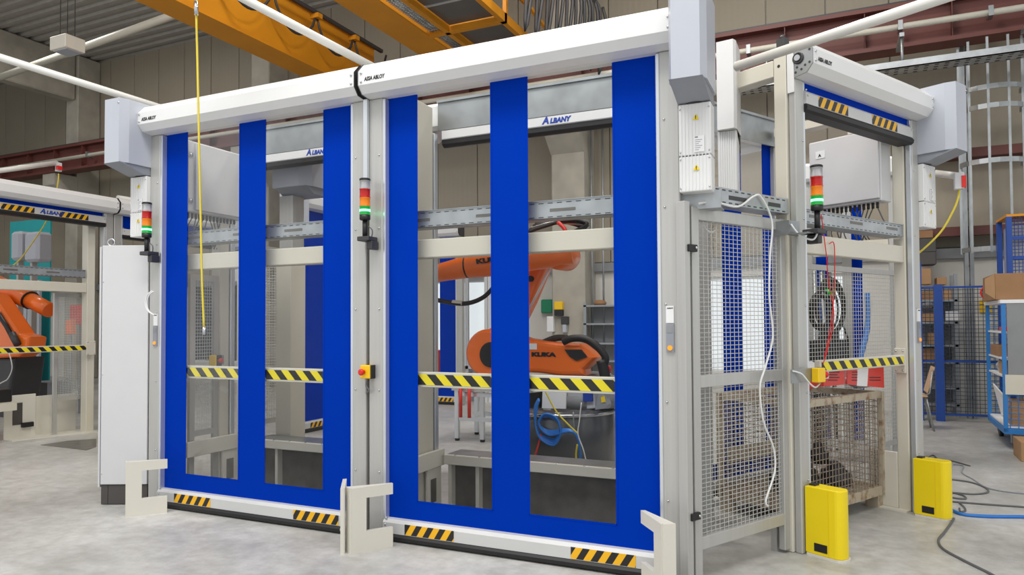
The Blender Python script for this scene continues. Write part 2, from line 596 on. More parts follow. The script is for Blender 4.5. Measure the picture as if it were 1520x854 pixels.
# concrete columns and rafter
def column(x0, x1, lab, corbel=True):
    t = thing('concrete_column', lab, 'column', ((x0 + x1) / 2, 12.7, 0))
    MB().box(x0, x1, 12.35, 12.99, 0, ZC - 0.03, 0.02).build('shaft', 'conc', t)
    if corbel:
        MB().prism([(12.36, 4.6), (12.36, 5.45), (11.75, 5.45), (11.75, 5.15)], 'x', x0, x1).build('corbel', 'conc', t)
    return t
column(-19.05, -18.55, 'concrete corner column carrying the rafter at the upper left')
column(-12.35, -11.8, 'concrete column against the back wall beside the left crane girder')
tc = column(-4.85, -4.2, 'rough concrete column seen through the right front door window')
for dx in (0.06, 0.28):
    MB().cyl((-4.2 + dx, 12.6, 0), (-4.2 + dx, 12.6, 5.4), 0.02, 8).build('conduit', 'zinc', tc)
MB().box(-18.98, -18.62, 2, 12.33, 7.55, ZC - 0.02, 0.03).build('concrete_rafter', 'conc', label='concrete roof rafter under the corrugated ceiling at the far left', cat='rafter')
# crane runway along the back wall
t = thing('crane_runway', 'red oxide crane runway beam along the back wall', 'steel beam', (-8, 11.9, 5.46))
MB().box(-24.6, 8.3, 11.72, 12.08, 5.46, 5.52).box(-24.6, 8.3, 11.88, 11.92, 5.52, 6.06).box(-24.6, 8.3, 11.72, 12.08, 6.06, 6.12).build('beam', 'runway', t)
MB().box(-24.6, 8.3, 11.86, 11.94, 6.12, 6.2).build('rail', 'dark', t)
for i in range(29):
    x = -24.2 + i * 1.12
    MB().box(x, x + 0.012, 11.74, 11.88, 5.52, 6.06).build('stiffener', 'runway', t)
bs = MB()
for x in (-15.5, -7.5, -0.9, 3.2):
    bs.box(x - 0.06, x + 0.06, 12.08, 12.98, 5.5, 5.62)
bs.build('wall_brackets', 'runway', t, kind='stuff')
p = MB().cyl((-24.6, 11.6, 5.72), (8.3, 11.6, 5.72), 0.045, 10)
o = p.build('conductor_pipe', 'cream', label='long cream pipe clipped along the front of the red runway beam', cat='pipe')
cl = MB()
for x in (-17, -14.2, -11.2, -1.2, 0.9, 2.0, 3.4):
    cl.box(x - 0.03, x + 0.03, 11.54, 11.72, 5.66, 5.8)
cl.build('pipe_clips', 'zinc', o, kind='stuff')
# lower red rails behind the ladder
for z, lab in ((3.93, 'upper red wall rail behind the caged ladder'), (2.74, 'lower red wall rail behind the caged ladder')):
    MB().box(0.95 if z < 3 else 1.3, 3.6, 12.6, 12.66, z, z + 0.14).box(0.95 if z < 3 else 1.3, 3.6, 12.66, 12.99, z + 0.03, z + 0.05).build('wall_rail', 'runway', label=lab, cat='rail', base=(2.4, 12.65, z))

# bridge crane
t = thing('bridge_crane', 'yellow orange overhead bridge crane with two girders and a service platform', 'crane', (-7, 8, 6))
for x0, x1 in ((-8.87, -8.35), (-6.36, -5.80)):
    MB().box(x0, x1, 2, 11.7, 6.0, 6.02).box(x0 + 0.06, x1 - 0.06, 2, 11.7, 6.02, 6.98).box(x0, x1, 2, 11.7, 6.98, 7.0).build('girder', 'crane', t)
MB().box(-9.2, -4.3, 11.72, 12.08, 6.21, 6.6).build('end_carriage', 'crane', t)
MB().box(-8.18, -8.12, 2, 11.6, 6.84, 6.90).build('festoon_rail', 'dark', t)
for i in range(7):
    y0 = 4.4 + i * 1.05
    lp = [(-8.15, y0 + 1.05 * s, 6.84 - 0.52 * (1 - (2 * s - 1) ** 2) ** 0.7) for s in [j / 12 for j in range(13)]]
    MB().tube(lp, 0.022, 6).build('festoon_cable', 'dark', t)
    MB().box(-8.24, -8.06, y0 - 0.06, y0 + 0.06, 6.76, 6.84).build('cable_trolley', 'crane', t)
pf = MB()
for x in (-5.52, -4.56):
    pf.box(x, x + 0.08, 4, 10.6, 6.0, 6.14)
for y in (5.8, 8.05, 9.55, 10.52):
    pf.box(-5.80, -4.48, y, y + 0.08, 6.0, 6.14)
pf.build('platform_frame', 'crane', t)
for y0, y1 in ((4.1, 5.78), (5.9, 8.0), (8.15, 8.78), (8.8, 9.52), (9.66, 10.5)):
    MB().box(-5.42, -4.58, y0, y1, 6.1, 6.12).build('floor_plate', 'drum', t)
gr = MB()
for i in range(120):
    y = 4.1 + i * 0.053
    gr.box(-5.79, -5.53, y, y + 0.014, 6.06, 6.1)
for x in (-5.74, -5.68, -5.62, -5.56):
    gr.box(x, x + 0.012, 4.1, 10.5, 6.055, 6.1)
gr.build('grating', 'zinc', t, kind='stuff')
MB().bar((-5.42, 8.8, 6.09), (-4.58, 8.8, 6.09), 0.02, 0.02).build('cable_conduit', 'wire', t)
for y in (6.0, 8.0, 9.58):
    MB().box(-4.53, -4.47, y, y + 0.06, 6.14, 7.15).build('railing_post', 'crane', t)
MB().box(-4.53, -4.47, 4, 10.6, 7.1, 7.15).box(-4.53, -4.48, 4, 10.6, 6.6, 6.64).build('handrail', 'crane', t)
MB().bar((-4.5, 6.2, 7.1), (-4.2, 10.6, 6.2), 0.05, 0.05).build('brace', 'crane', t)
o = MB()
for k in range(9):
    y0, x0 = 8.9 + 0.27 * k, -3.95 + 0.05 * k
    o.tube(arc([(x0, y0, 6.75), (x0 - 0.1, y0 + 0.1, 6.9), (x0 + 0.05, y0 + 0.16, 6.6), (x0, y0 + 0.2, 5.6), (x0 + 0.1, y0 + 0.28, 6.4), (x0 + 0.05, y0 + 0.28, 6.75)], 4), 0.028, 6)
o.build('crane_cable', 'dark', label='bunched dark festoon cables hanging beside the crane platform', cat='cable', base=(-3.8, 10, 6), kind='stuff')

# hanging lamp with its rods and conduit
t = thing('hanging_lamp', 'white box lamp hanging under the corrugated roof at the upper left', 'lamp', (-12.4, 8.1, 6.4))
MB().box(-12.74, -12.3, 7.95, 8.32, 6.38, 6.62, 0.01).build('housing', 'lamp', t)
MB().box(-12.7, -12.34, 8.0, 8.28, 6.365, 6.38).build('diffuser', 'silver', t)
for x, y in ((-12.6, 8.05), (-12.4, 8.05), (-12.5, 8.25)):
    MB().cyl((x, y, 6.62), (x, y, ZC), 0.008, 6).build('hanger_rod', 'dark', t)
MB().cyl((-18.3, 9.6, 7.0), (-8.9, 8.9, 7.15), 0.075, 10).build('roof_pipe', 'cream', label='cream pipe running under the roof behind the hanging lamp', cat='pipe')

# ------------------------------------------------------------------ cable tray, ladder and fence at the right
t = thing('cable_tray', 'perforated zinc cable tray hung from rods below the red runway', 'cable tray', (2.5, 11.2, 4.95))
MB().box(-1.6, 6, 11.0, 11.3, 4.93, 4.945).box(-1.6, 6, 11.0, 11.01, 4.93, 5.03).box(-1.6, 6, 11.29, 11.3, 4.93, 5.03).build('trough', 'zincl', t)
sl = MB()
for i in range(60):
    x = -1.5 + i * 0.12
    for y in (11.04, 11.14, 11.24):
        sl.box(x, x + 0.05, y, y + 0.03, 4.926, 4.9295)
sl.build('slots', 'dark', t, kind='stuff')
for x in (-0.9, 0.88, 2.4, 3.9):
    MB().cyl((x, 11.15, 4.945), (x, 11.15, 5.46), 0.02, 8).box(x - 0.03, x + 0.03, 11.1, 11.75, 5.40, 5.455).build('hanger_rod', 'zinc', t)

t = thing('caged_ladder', 'galvanised wall ladder with a round safety cage', 'ladder', (1.75, 12.4, 0))
LX0, LX1 = at(1430, 300, 12.32).x, at(1438, 300, 12.32).x
for x, y in ((LX0, 12.32), (LX1, 12.32)):
    MB().box(x, x + 0.05, y, y + 0.10, 0, 6.4).build('stile', 'zinc', t)
for i in range(22):
    MB().cyl((LX0 + 0.05, 12.37, 0.3 + 0.28 * i), (LX1, 12.37, 0.3 + 0.28 * i), 0.014, 6).build('rung', 'zinc', t)
cx_, cy_ = 2.05, 12.0
for z in (2.45, 3.68, 4.45, 4.72):
    pts = [(cx_ + 0.40 * math.cos(a), cy_ + 0.40 * math.sin(a) * 0.8, z) for a in [math.radians(150 + 18 * k) for k in range(14)]]
    hm = MB()
    for a, b in zip(pts, pts[1:]):
        hm.bar(a, b, 0.012, 0.07)
    hm.build('hoop', 'zinc', t)
for k in range(7):
    a = math.radians(150 + 36 * k)
    MB().box(cx_ + 0.40 * math.cos(a) - 0.016, cx_ + 0.40 * math.cos(a) + 0.016, cy_ + 0.32 * math.sin(a) - 0.006, cy_ + 0.32 * math.sin(a) + 0.006, 2.4, 5.42).build('cage_strip', 'zinc', t)

# blue mesh fence
t = thing('mesh_fence', 'blue framed wire mesh fence in front of the shelves and the ladder', 'fence', (1.6, 11.9, 0))
yf = 11.9
X0 = at(1366, 610, yf).x; X1 = at(1396, 610, yf).x; X2 = 4.4
zt = at(1396, 425, yf).z
for x, wd in ((X0, 0.09), (X1, 0.11), (X2, 0.09)):
    MB().box(x - wd / 2, x + wd / 2, yf - 0.05, yf + 0.05, 0, zt + (0.35 if x == X0 else 0.02)).build('post', 'bluef', t)
for z in (0.1, 0.86, zt - 0.02):
    MB().box(X0, X2, yf - 0.02, yf + 0.02, z - 0.014, z + 0.014).build('rail', 'bluef', t)
MB().grid((X0, yf, 0.12), (X2 - X0, 0, 0), (0, 0, zt - 0.15), 56, 32, 0.004).build('wire_mesh', 'wired', t, kind='stuff')
MB().cyl((X0 + 0.3, yf - 0.03, 1.02), (X1 + 0.05, yf - 0.03, 1.02), 0.02, 8).build('handle', 'zinc', t)

# shelf rack behind the fence
t = thing('shelf_rack', 'grey steel shelf rack holding cardboard boxes behind the blue fence', 'shelf', (1.1, 12.5, 0))
xs0, xs1 = at(1362, 600, 12.6).x, at(1420, 600, 12.6).x
for x in (xs0, xs1):
    for y in (12.46, 12.85):
        MB().box(x - 0.02, x + 0.02, y - 0.02, y + 0.02, 0, 2.15).build('upright', 'shelf', t)
shz = [at(1390, v, 12.4).z for v in (445, 478, 512, 538, 575, 600)]
for z in shz:
    MB().box(xs0 - 0.02, xs1 + 0.02, 12.44, 12.87, z - 0.03, z).build('shelf_board', 'shelf', t)
MB().box(xs0, xs1, 12.87, 12.88, 0.1, 1.9).build('back_sheet', 'grey', t)
MB().box(xs1 - 0.14, xs1 + 0.04, 12.42, 12.43, shz[1] + 0.02, shz[1] + 0.16).build('shelf_label', 'label', t)
def carton(x0, x1, y0, y1, z, h, lab, m='card', tape=True, name='cardboard_box'):
    t = thing(name, lab, 'box', ((x0 + x1) / 2, (y0 + y1) / 2, z))
    MB().box(x0, x1, y0, y1, z + 0.002, z + h, 0.004).build('carton', m, t)
    if tape:
        MB().box(x0 - 0.001, x1 + 0.001, (y0 + y1) / 2 - 0.03, (y0 + y1) / 2 + 0.03, z + h * 0.75, z + h + 0.001).build('tape', 'wood', t)
    return t
def shelf_carton(u0, u1, v0, z, lab, m='card', y=12.5, d=0.34):
    a, b = at(u0, v0, y), at(u1, v0, y)
    return carton(a.x, b.x, y, y + d, z, max(0.05, a.z - z), lab, m)
shelf_carton(1366, 1382, 399, shz[0] + 0.24, 'tall brown cardboard box, topmost on the shelf rack')
b0 = shelf_carton(1367, 1387, 433, shz[0], 'flat brown cardboard box under the tall box on the rack top', 'cardd')
shelf_carton(1391, 1405, 412, shz[0] + 0.23, 'small taped cardboard box on the rack top right', 'card')
shelf_carton(1391, 1412, 431, shz[0], 'wide cardboard box on the rack top under the small taped box', 'card')
shelf_carton(1369, 1390, 465, shz[1], 'cardboard box with printed side on the second shelf', 'card')
shelf_carton(1380, 1394, 494, shz[2], 'small cardboard box with white label on the third shelf', 'card')
shelf_carton(1370, 1392, 517, shz[3], 'wide cardboard box on the fourth shelf', 'cardd')
a, b = at(1370, 452, 12.42), at(1389, 464, 12.42)
bg_ = MB().ball(((a.x + b.x) / 2, 12.55, shz[1] + 0.20 + 0.08), 0.13, 10, (1, 0.8, 0.55))
bg_.build('plastic_bag', 'bag', label='clear plastic bag lying on the printed box on the second shelf', cat='bag', base=(a.x, 12.55, a.z))
# dark crates on the wall ledge above the rack
for v0, v1, lab in ((374, 393, 'lower dark grey crate on the ledge above the shelf rack'), (354, 374, 'upper dark grey crate on the ledge above the shelf rack')):
    a, b = at(1364, v0, 12.5), at(1390, v1, 12.5)
    q = MB().box(a.x, b.x, 12.5, 12.85, b.z + 0.002, a.z - 0.002, 0.01)
    q.build('storage_crate', 'boxd', label=lab, cat='crate', base=(a.x, 12.6, b.z))
a, b = at(1363, 343, 12.5), at(1385, 353, 12.5)
carton(a.x, b.x, 12.5, 12.8, b.z, a.z - b.z, 'thin brown box on top of the dark crates', 'cardd', False)
# notices on the wall
a, b = at(1454, 446, 12.97), at(1468, 464, 12.97)
t = thing('wall_sign', 'yellow rectangular sign on the white wall behind the blue fence', 'sign', (a.x, 12.98, b.z))
MB().box(a.x, b.x + 0.03, 12.965, 12.985, b.z, a.z).build('sign_plate', 'yell', t)
MB().box(a.x, b.x + 0.03, 12.963, 12.965, (a.z + b.z) / 2 + 0.02, (a.z + b.z) / 2 + 0.03).build('divider', 'ink', t)
c = at(1471, 434, 11.4)
q = MB()
q.tube([(c.x + 0.1 * math.cos(k * PI / 8), 11.5, c.z + 0.1 * math.sin(k * PI / 8)) for k in range(16)], 0.012, 6, closed=True)
q.build('wall_clock_ring', 'red', label='red ring of a round dial on the wall beside the trolley', cat='ring', base=(c.x, 11.5, c.z - 0.1))
# chair
p0 = fl(1386, 640)
t = thing('wooden_chair', 'light wood shell chair with steel legs beside the blue fence', 'chair', (p0.x - 0.2, p0.y + 0.1, 0))
x, y = p0.x - 0.22, p0.y + 0.12
MB().box(x - 0.2, x + 0.16, y - 0.18, y + 0.2, 0.44, 0.465, 0.01).build('seat', 'wood', t)
bk = MB()
bk.slab([(x + 0.15, y - 0.17, 0.5), (x + 0.15, y + 0.19, 0.5), (x + 0.24, y + 0.17, 0.84), (x + 0.24, y - 0.15, 0.84)], 0.02, 0.006, (1, 0, -0.2))
bk.build('backrest', 'wood', t)
for dx, dy, ex in ((0.14, -0.15, 0.22), (0.14, 0.17, 0.22), (-0.18, -0.15, -0.2), (-0.18, 0.17, -0.2)):
    MB().tube([(x + dx, y + dy, 0.46), (x + ex, y + dy * 1.1, 0.0)], 0.012, 8).build('leg', 'zinc', t)
MB().tube([(x + 0.12, y - 0.15, 0.45), (x + 0.18, y - 0.15, 0.5), (x + 0.22, y - 0.15, 0.8)], 0.012, 8).build('back_frame', 'zinc', t)

# blue trolley at the right edge: its own frame, x along its long side, y towards its far end
pa, pb = fl(1494, 668), fl(1470, 645)
ang = math.degrees(math.atan2(pb.y - pa.y, pb.x - pa.x)) - 90
TD = Frame((pa.x, pa.y, 0), ang)
use(TD)
tl = (pb - pa).length
t = thing('shelf_trolley', 'blue mesh sided shelf trolley with grey side sheet at the right edge', 'trolley', (0.5, tl / 2, 0))
TH = 1.66
for x, y in ((0, 0), (0, tl), (1.1, 0), (1.1, tl)):
    MB().box(x - 0.02, x + 0.02, y - 0.02, y + 0.02, 0.2, TH).build('post', 'bluel', t)
MB().box(-0.02, 1.12, -0.02, tl + 0.02, 0.18, 0.24).build('base_frame', 'bluel', t)
MB().box(-0.03, 1.13, -0.03, tl + 0.03, TH - 0.02, TH + 0.02).build('top_board', 'label', t)
for z in (0.245, 0.80, 1.0, 1.30):
    MB().box(0.0, 1.1, 0.0, tl, z, z + 0.02).build('shelf_board', 'label', t)
MB().box(0.03, 1.08, -0.024, -0.018, 0.84, TH - 0.02).build('side_sheet', 'grey', t)
MB().box(0.0, 1.1, -0.028, -0.02, 0.62, 0.84).build('side_board', 'cream', t)
MB().grid((0, -0.01, 0.24), (1.1, 0, 0), (0, 0, 0.4), 14, 6, 0.004).build('side_mesh', 'bluel', t, kind='stuff')
MB().grid((0.02, tl, 0.24), (1.06, 0, 0), (0, 0, 1.4), 10, 18, 0.004).build('end_mesh', 'bluel', t, kind='stuff')
for x, y in ((0.10, 0.1), (0.10, tl - 0.12), (1.0, 0.1), (1.0, tl - 0.12)):
    c = MB().cyl((x - 0.022, y, 0.075), (x + 0.022, y, 0.075), 0.073, 16).build('caster', 'black', t)
    MB().box(x - 0.04, x - 0.026, y - 0.03, y + 0.03, 0.07, 0.18).box(x + 0.026, x + 0.04, y - 0.03, y + 0.03, 0.07, 0.18).build('fork', 'zinc', c)
carton(0.01, 0.25, 0.45, tl - 0.1, 1.02, 0.13, 'small open cardboard box with white end on the upper trolley shelf', 'cardd', False)
carton(0.03, 0.25, 0.2, 0.62, 0.82, 0.15, 'cardboard box inside the lower trolley shelf behind the bag', 'card', False)
MB().ball((0.12, 0.80, 0.90), 0.10, 12, (1, 1.3, 0.8)).build('plastic_bag', 'bag', label='clear bag bulging on the lower trolley shelf', cat='bag', base=(0.12, 0.8, 0.82))
carton(0.05, 0.3, 0.3, 0.7, 1.32, 0.05, 'flat reddish folder on the top inner trolley shelf', 'redp', False, 'flat_folder')
carton(0.06, 0.6, 0.03, 0.35, 0.265, 0.28, 'stack of brown boxes behind the mesh at the bottom of the trolley', 'card', True)
MB().slab([(0.1, tl - 0.2, 0.28), (0.1, tl - 0.55, 0.28), (0.08, tl - 0.5, 0.55), (0.02, tl - 0.2, 0.66)], 0.015, 0, (1, 0, 0.1)).build('white_sheet', 'label', label='white sheet of paper leaning in the trolley bottom', cat='paper', base=(0.1, tl - 0.4, 0.28))
carton(-0.06, 1.1, 0.1, tl - 0.15, TH + 0.022, 0.30, 'large open brown carton lying on top of the trolley', 'cardd', False)
MB().slab([(-0.06, 0.1, TH + 0.03), (-0.06, 0.1, TH + 0.32), (-0.16, 0.05, TH + 0.26), (-0.16, 0.05, TH + 0.1)], 0.006, 0, (0.3, -1, 0)).build('carton_flap', 'card', label='loose cardboard flap leaning at the left of the large trolley carton', cat='flap', base=(-0.1, 0.1, TH + 0.03))
carton(0.02, 0.9, -0.75, -0.3, 0, 0.2, 'flat brown cardboard box lying on the floor before the trolley', 'card', False)
use(WF)
q0, q1 = at(1499, 403, 11.0), at(1499, 322, 11.0)
t = thing('mesh_container', 'tall blue mesh container with yellow top edge behind the trolley', 'container', (q0.x + 0.5, 11.2, 0))
X0, ZT = q0.x, q1.z
for x in (X0, X0 + 1.2):
    for y in (11.0, 11.6):
        MB().box(x - 0.03, x + 0.03, y - 0.03, y + 0.03, 0, ZT).build('post', 'bluef', t)
for z in (0.1, 1.2, q0.z + 0.15, ZT - 0.3):
    MB().box(X0, X0 + 1.2, 10.98, 11.02, z, z + 0.04).build('rail', 'bluef', t)
MB().box(X0 - 0.03, X0 + 1.2, 10.97, 11.63, ZT, ZT + 0.03).build('top_edge', 'crane', t)
MB().grid((X0, 11.0, 0.1), (1.2, 0, 0), (0, 0, ZT - 0.1), 30, 60, 0.004).build('wire_mesh', 'bluef', t, kind='stuff')
MB().box(X0 + 0.04, X0 + 1.2, 11.1, 11.55, 0.2, ZT - 0.1).build('bagged_content', 'bag', t)


# ------------------------------------------------------------------ roll doors
HDR0 = [(0.30, 3.21), (-0.068, 3.206), (-0.125, 3.145), (-0.125, 3.052), (-0.083, 3.003), (0.0, 2.992), (0.30, 2.992)]


def hazard(x0, x1, y, z0, z1, parent, m='hazs'):
    return MB().box(x0, x1, y - 0.0015, y, z0, z1).build('hazard_sticker', m, parent)


def roll_door(x0, x1, label, base_x, side, panes, zbar=0.055, stickers=(), logo=None, shaft=False, closed=True, pw=0.135, brand=True, group=None, motor_w=0.19, dep=0.10, cy=0.048):
    """x0, x1: outer edges of the posts; side: -1 motor at the left, 1 at the right; panes: clear windows of the curtain"""
    t = thing('roll_door', label, 'roll door', (base_x, 0, 0), 0, group)
    ca, cb = x0 + pw - 0.01, x1 - pw + 0.01
    for a, b, s in ((x0, x0 + pw - 0.025, 1), (x1 - pw + 0.025, x1, -1)):
        pm = MB().box(a, b, 0, dep, 0, 2.99, 0.006).build('post', 'alu', t)
        gx = b if s > 0 else a
        MB().box(gx, gx + s * 0.022, 0.004, dep - 0.006, 0, 2.985, 0.003).build('guide_rail', 'alub', t)
        rv = MB()
        for z in (0.45, 1.0, 1.55, 2.1, 2.6):
            rv.ball(((a + b) / 2 + s * 0.03, -0.001, z), 0.007, 8)
        rv.build('rivet', 'steel', pm)
    HDR = [(min(a, dep), b) for a, b in HDR0]
    hd = MB().prism(HDR, 'x', x0 + 0.004, x1 - 0.004, 0.0).build('header_cover', 'white', t)
    for xx, s in ((x0, 1), (x1, -1)):
        if shaft and s == 1:
            ep = MB().prism([(y, z) for y, z in HDR], 'x', xx - 0.006, xx + 0.003).build('end_plate', 'zinc', t)
            MB().lathe([(0.036, 0), (0.036, -0.01), (0.028, -0.012), (0.028, -0.004)], (xx - 0.006, -0.03, 3.105), 'x', 20).build('bearing', 'dark', ep)
            MB().cyl((xx - 0.026, -0.03, 3.105), (xx, -0.03, 3.105), 0.019, 14).build('shaft_end', 'steel', ep)
            ho = MB()
            for y, z in ((0.035, 3.18), (0.02, 3.185), (-0.02, 3.19), (-0.06, 3.185), (-0.105, 3.06), (-0.05, 3.03), (-0.01, 3.02), (-0.075, 3.05), (-0.02, 3.05), (-0.105, 3.14)):
                ho.cyl((xx - 0.008, y, z), (xx - 0.004, y, z), 0.008, 8)
            ho.build('hole', 'dark', ep)
            MB().box(xx - 0.012, xx - 0.007, 0.0, 0.046, 2.9, 3.17).build('cover_strip', 'white', ep)
        else:
            ep = MB().prism([(dep + 0.006, 3.214), (-0.07, 3.212), (-0.129, 3.148), (-0.129, 3.05), (-0.086, 2.998), (0.0, 2.987), (dep + 0.006, 2.987)], 'x', xx - 0.0 * s, xx + 0.004 * s).build('end_plate', 'dark', t)
        bo = MB()
        for z in (3.13, 3.072):
            bo.ball((xx + 0.028 * s, -0.126, z), 0.009, 8)
        bo.build('bolt', 'steel', hd)
    if brand:
        text('ASSA ABLOY', 0.036, (x0 + 0.055, -0.1265, 3.075), t, 'ink', xs=0.78, shear=0.15, bold=0.001)
    # curtain
    cu = MB()
    zb = zbar + 0.09
    if closed:
        xs = [ca]
        for a, b in panes:
            xs += [a, b]
        xs.append(cb)
        for i in range(0, len(xs), 2):
            cu.box(xs[i], xs[i + 1], cy, cy + 0.005, zb, 3.0)
        for a, b in panes:
            cu.box(a, b, cy, cy + 0.005, zb, 0.268)
        c = cu.build('curtain', 'blue', t)
        for a, b in panes:
            MB().box(a, b, cy + 0.0015, cy + 0.0035, 0.268, 3.0).build('window_pane', 'clear', c)
            sm = MB()
            for xx in (a, b):
                sm.box(xx - 0.006, xx + 0.006, 0.0465, 0.0485, 0.268, 2.99)
            sm.box(a, b, 0.0465, 0.0485, 0.262, 0.274)
            sm.build('weld_seam', 'blue', c)
    else:
        cu.box(ca, cb, cy, cy + 0.005, zb, 3.0)
        cu.build('curtain', 'blue', t)
    # bottom bar with rubber seal
    bx0, bx1 = ca - 0.005, cb + 0.005
    bb = MB().prism([(-0.012, zbar), (-0.012, zb - 0.02), (0.008, zb), (0.092, zb), (0.112, zb - 0.02), (0.112, zbar)], 'x', bx0, bx1).build('bottom_bar', 'barw', t)
    MB().prism([(-0.008, zbar), (-0.022, zbar - 0.018), (-0.018, zbar - 0.04), (0.0, zbar - 0.053), (0.09, zbar - 0.053), (0.105, zbar - 0.03), (0.102, zbar)], 'x', bx0, bx1).build('rubber_seal', 'black', bb)
    b2 = MB()
    for xx, s in ((bx0, 1), (bx1, -1)):
        b2.ball((xx + 0.02 * s, -0.013, zb - 0.035), 0.008, 8).ball((xx + 0.02 * s, 0.0, zb + 0.004), 0.008, 8)
    b2.build('screw', 'steel', bb)
    for a, b in stickers:
        hazard(a, b, -0.0125, zbar + 0.004, zbar + 0.072, bb)
    if logo is not None:
        for ch, sz, dx in (('A', 0.085, 0), ('LBANY', 0.062, 0.075)):
            text(ch, sz, (logo + dx, -0.0135, zbar + 0.018), bb, 'inkb', xs=1.15, shear=0.2, bold=0.003)
        MB().slab([(logo + 0.03, -0.013, zbar + 0.045), (logo + 0.062, -0.013, zbar + 0.02), (logo + 0.052, -0.013, zbar - 0.0)], 0.001).build('logo_stroke', 'inkb', bb)
    # motor cover and cable duct beside the header
    mx0, mx1 = (x0 - motor_w + 0.03, x0 + 0.01) if side < 0 else (x1 - 0.01, x1 + motor_w)
    mc = MB()
    zb_, zt_, yf_, yb_ = 2.665, 3.235, -0.36, 0.09
    if abs(side) == 1:
        yf_ = -0.27
    mc.prism([(mx0 + 0.025, yf_), (mx1 - 0.025, yf_), (mx1, yf_ + 0.07), (mx1, yb_), (mx0, yb_), (mx0, yf_ + 0.07)], 'z', zb_ + 0.065, zt_)
    mcv = mc
    o1 = mcv.build('motor_cover', 'silver', t)
    lo = MB()
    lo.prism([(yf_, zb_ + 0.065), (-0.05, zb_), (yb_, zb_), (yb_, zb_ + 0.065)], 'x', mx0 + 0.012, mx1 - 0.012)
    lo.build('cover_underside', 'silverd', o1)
    MB().lathe([(0.05, zb_ - 0.004), (0.05, zb_ + 0.004)], ((mx0 + mx1) / 2, -0.0, 0), 'z', 24).build('fan_grille', 'dark', o1)
    lp = MB()
    for z in (zt_ - 0.02, ):
        lp.ball((mx1 - 0.03, yf_, z - 0.02), 0.008, 8)
    lp.build('screw', 'steel', o1)
    # ribbed duct
    du = MB().box(mx0 + 0.015, mx1 - 0.01, -0.035, 0.085, 2.372, zb_ - 0.006, 0.004).box(mx0 + 0.015, mx1 - 0.01, -0.035, 0.085, 2.17, 2.366, 0.004).build('cable_duct', 'white', t)
    ri = MB()
    n = 9
    for k in range(n):
        xx = mx0 + 0.03 + (mx1 - mx0 - 0.05) * k / (n - 1)
        ri.box(xx - 0.002, xx + 0.002, -0.038, -0.034, 2.18, zb_ - 0.012)
    ri.build('rib', 'white', du, kind='stuff')
    sc = MB()
    for z in (2.19, 2.35, 2.39, 2.63):
        for xx in (mx0 + 0.024, mx1 - 0.02):
            sc.ball((xx, -0.036, z), 0.006, 6)
    sc.build('screw', 'steel', du)
    xm = (mx0 + mx1) / 2 + 0.01
    for z in (2.285, 2.565):
        tr = MB().prism([(xm - 0.018, z), (xm + 0.018, z), (xm, z + 0.031)], 'y', -0.0405, -0.0385).build('warning_sign', 'tri', du)
        text('!', 0.026, (xm - 0.004, -0.0408, z + 0.004), t, 'ink', 'exclamation_mark', bold=0.001)
    pl = MB().box(xm - 0.012, xm + 0.045, -0.0405, -0.0385, 2.385, 2.475).build('type_plate', 'label', du)
    tx = MB()
    for k in range(6):
        tx.box(xm - 0.006, xm + 0.015 + 0.018 * ((k * 7) % 3) / 2, -0.0412, -0.0405, 2.395 + 0.011 * k, 2.398 + 0.011 * k)
    tx.box(xm - 0.006, xm + 0.01, -0.0412, -0.0405, 2.463, 2.471)
    tx.build('printed_line', 'grey', t)
    return t


def control_strip(x, t, y=-0.002):
    """narrow label and touch panel on a door post"""
    MB().box(x - 0.022, x + 0.022, y - 0.004, y + 0.002, 1.445, 1.54).build('label_plate', 'label', t)
    MB().box(x - 0.022, x + 0.022, y - 0.008, y + 0.002, 1.28, 1.44).build('control_panel', 'silverd', t)
    MB().cyl((x, y - 0.014, 1.305), (x, y - 0.006, 1.305), 0.014, 14).build('button', 'amberg', t)
    MB().box(x - 0.014, x + 0.014, y - 0.010, y - 0.007, 1.39, 1.43).build('display', 'grey', t)
    text('ALBANY', 0.009, (x - 0.016, y - 0.0045, 1.525), t, 'ink', bold=0.0005)


use(FD)
dA = roll_door(-5.064, -2.930, 'left front roll door with closed blue curtain and two clear window strips', -4.0, -1,
               [(-4.700, -4.138), (-3.882, -3.330)], stickers=((-4.75, -4.36), (-3.55, -3.15)), motor_w=0.235)
control_strip(-4.985, dA)
dB = roll_door(-2.904, -0.790, 'right front roll door with closed blue curtain beside the mesh corner panel', -1.85, 1,
               [(-2.548, -1.991), (-1.741, -1.184)], stickers=((-2.61, -2.24), (-1.45, -1.06)))
control_strip(-0.852, dB)
use(CD)
dC = roll_door(-0.09, 1.585, 'raised roll door of the loading station on the right side', 0.7, 1,
               [], zbar=2.845, closed=False, shaft=True, pw=0.12, motor_w=0.22, dep=0.048, cy=0.024, stickers=((0.16, 0.53), (0.86, 1.23)))
control_strip(1.535, dC)

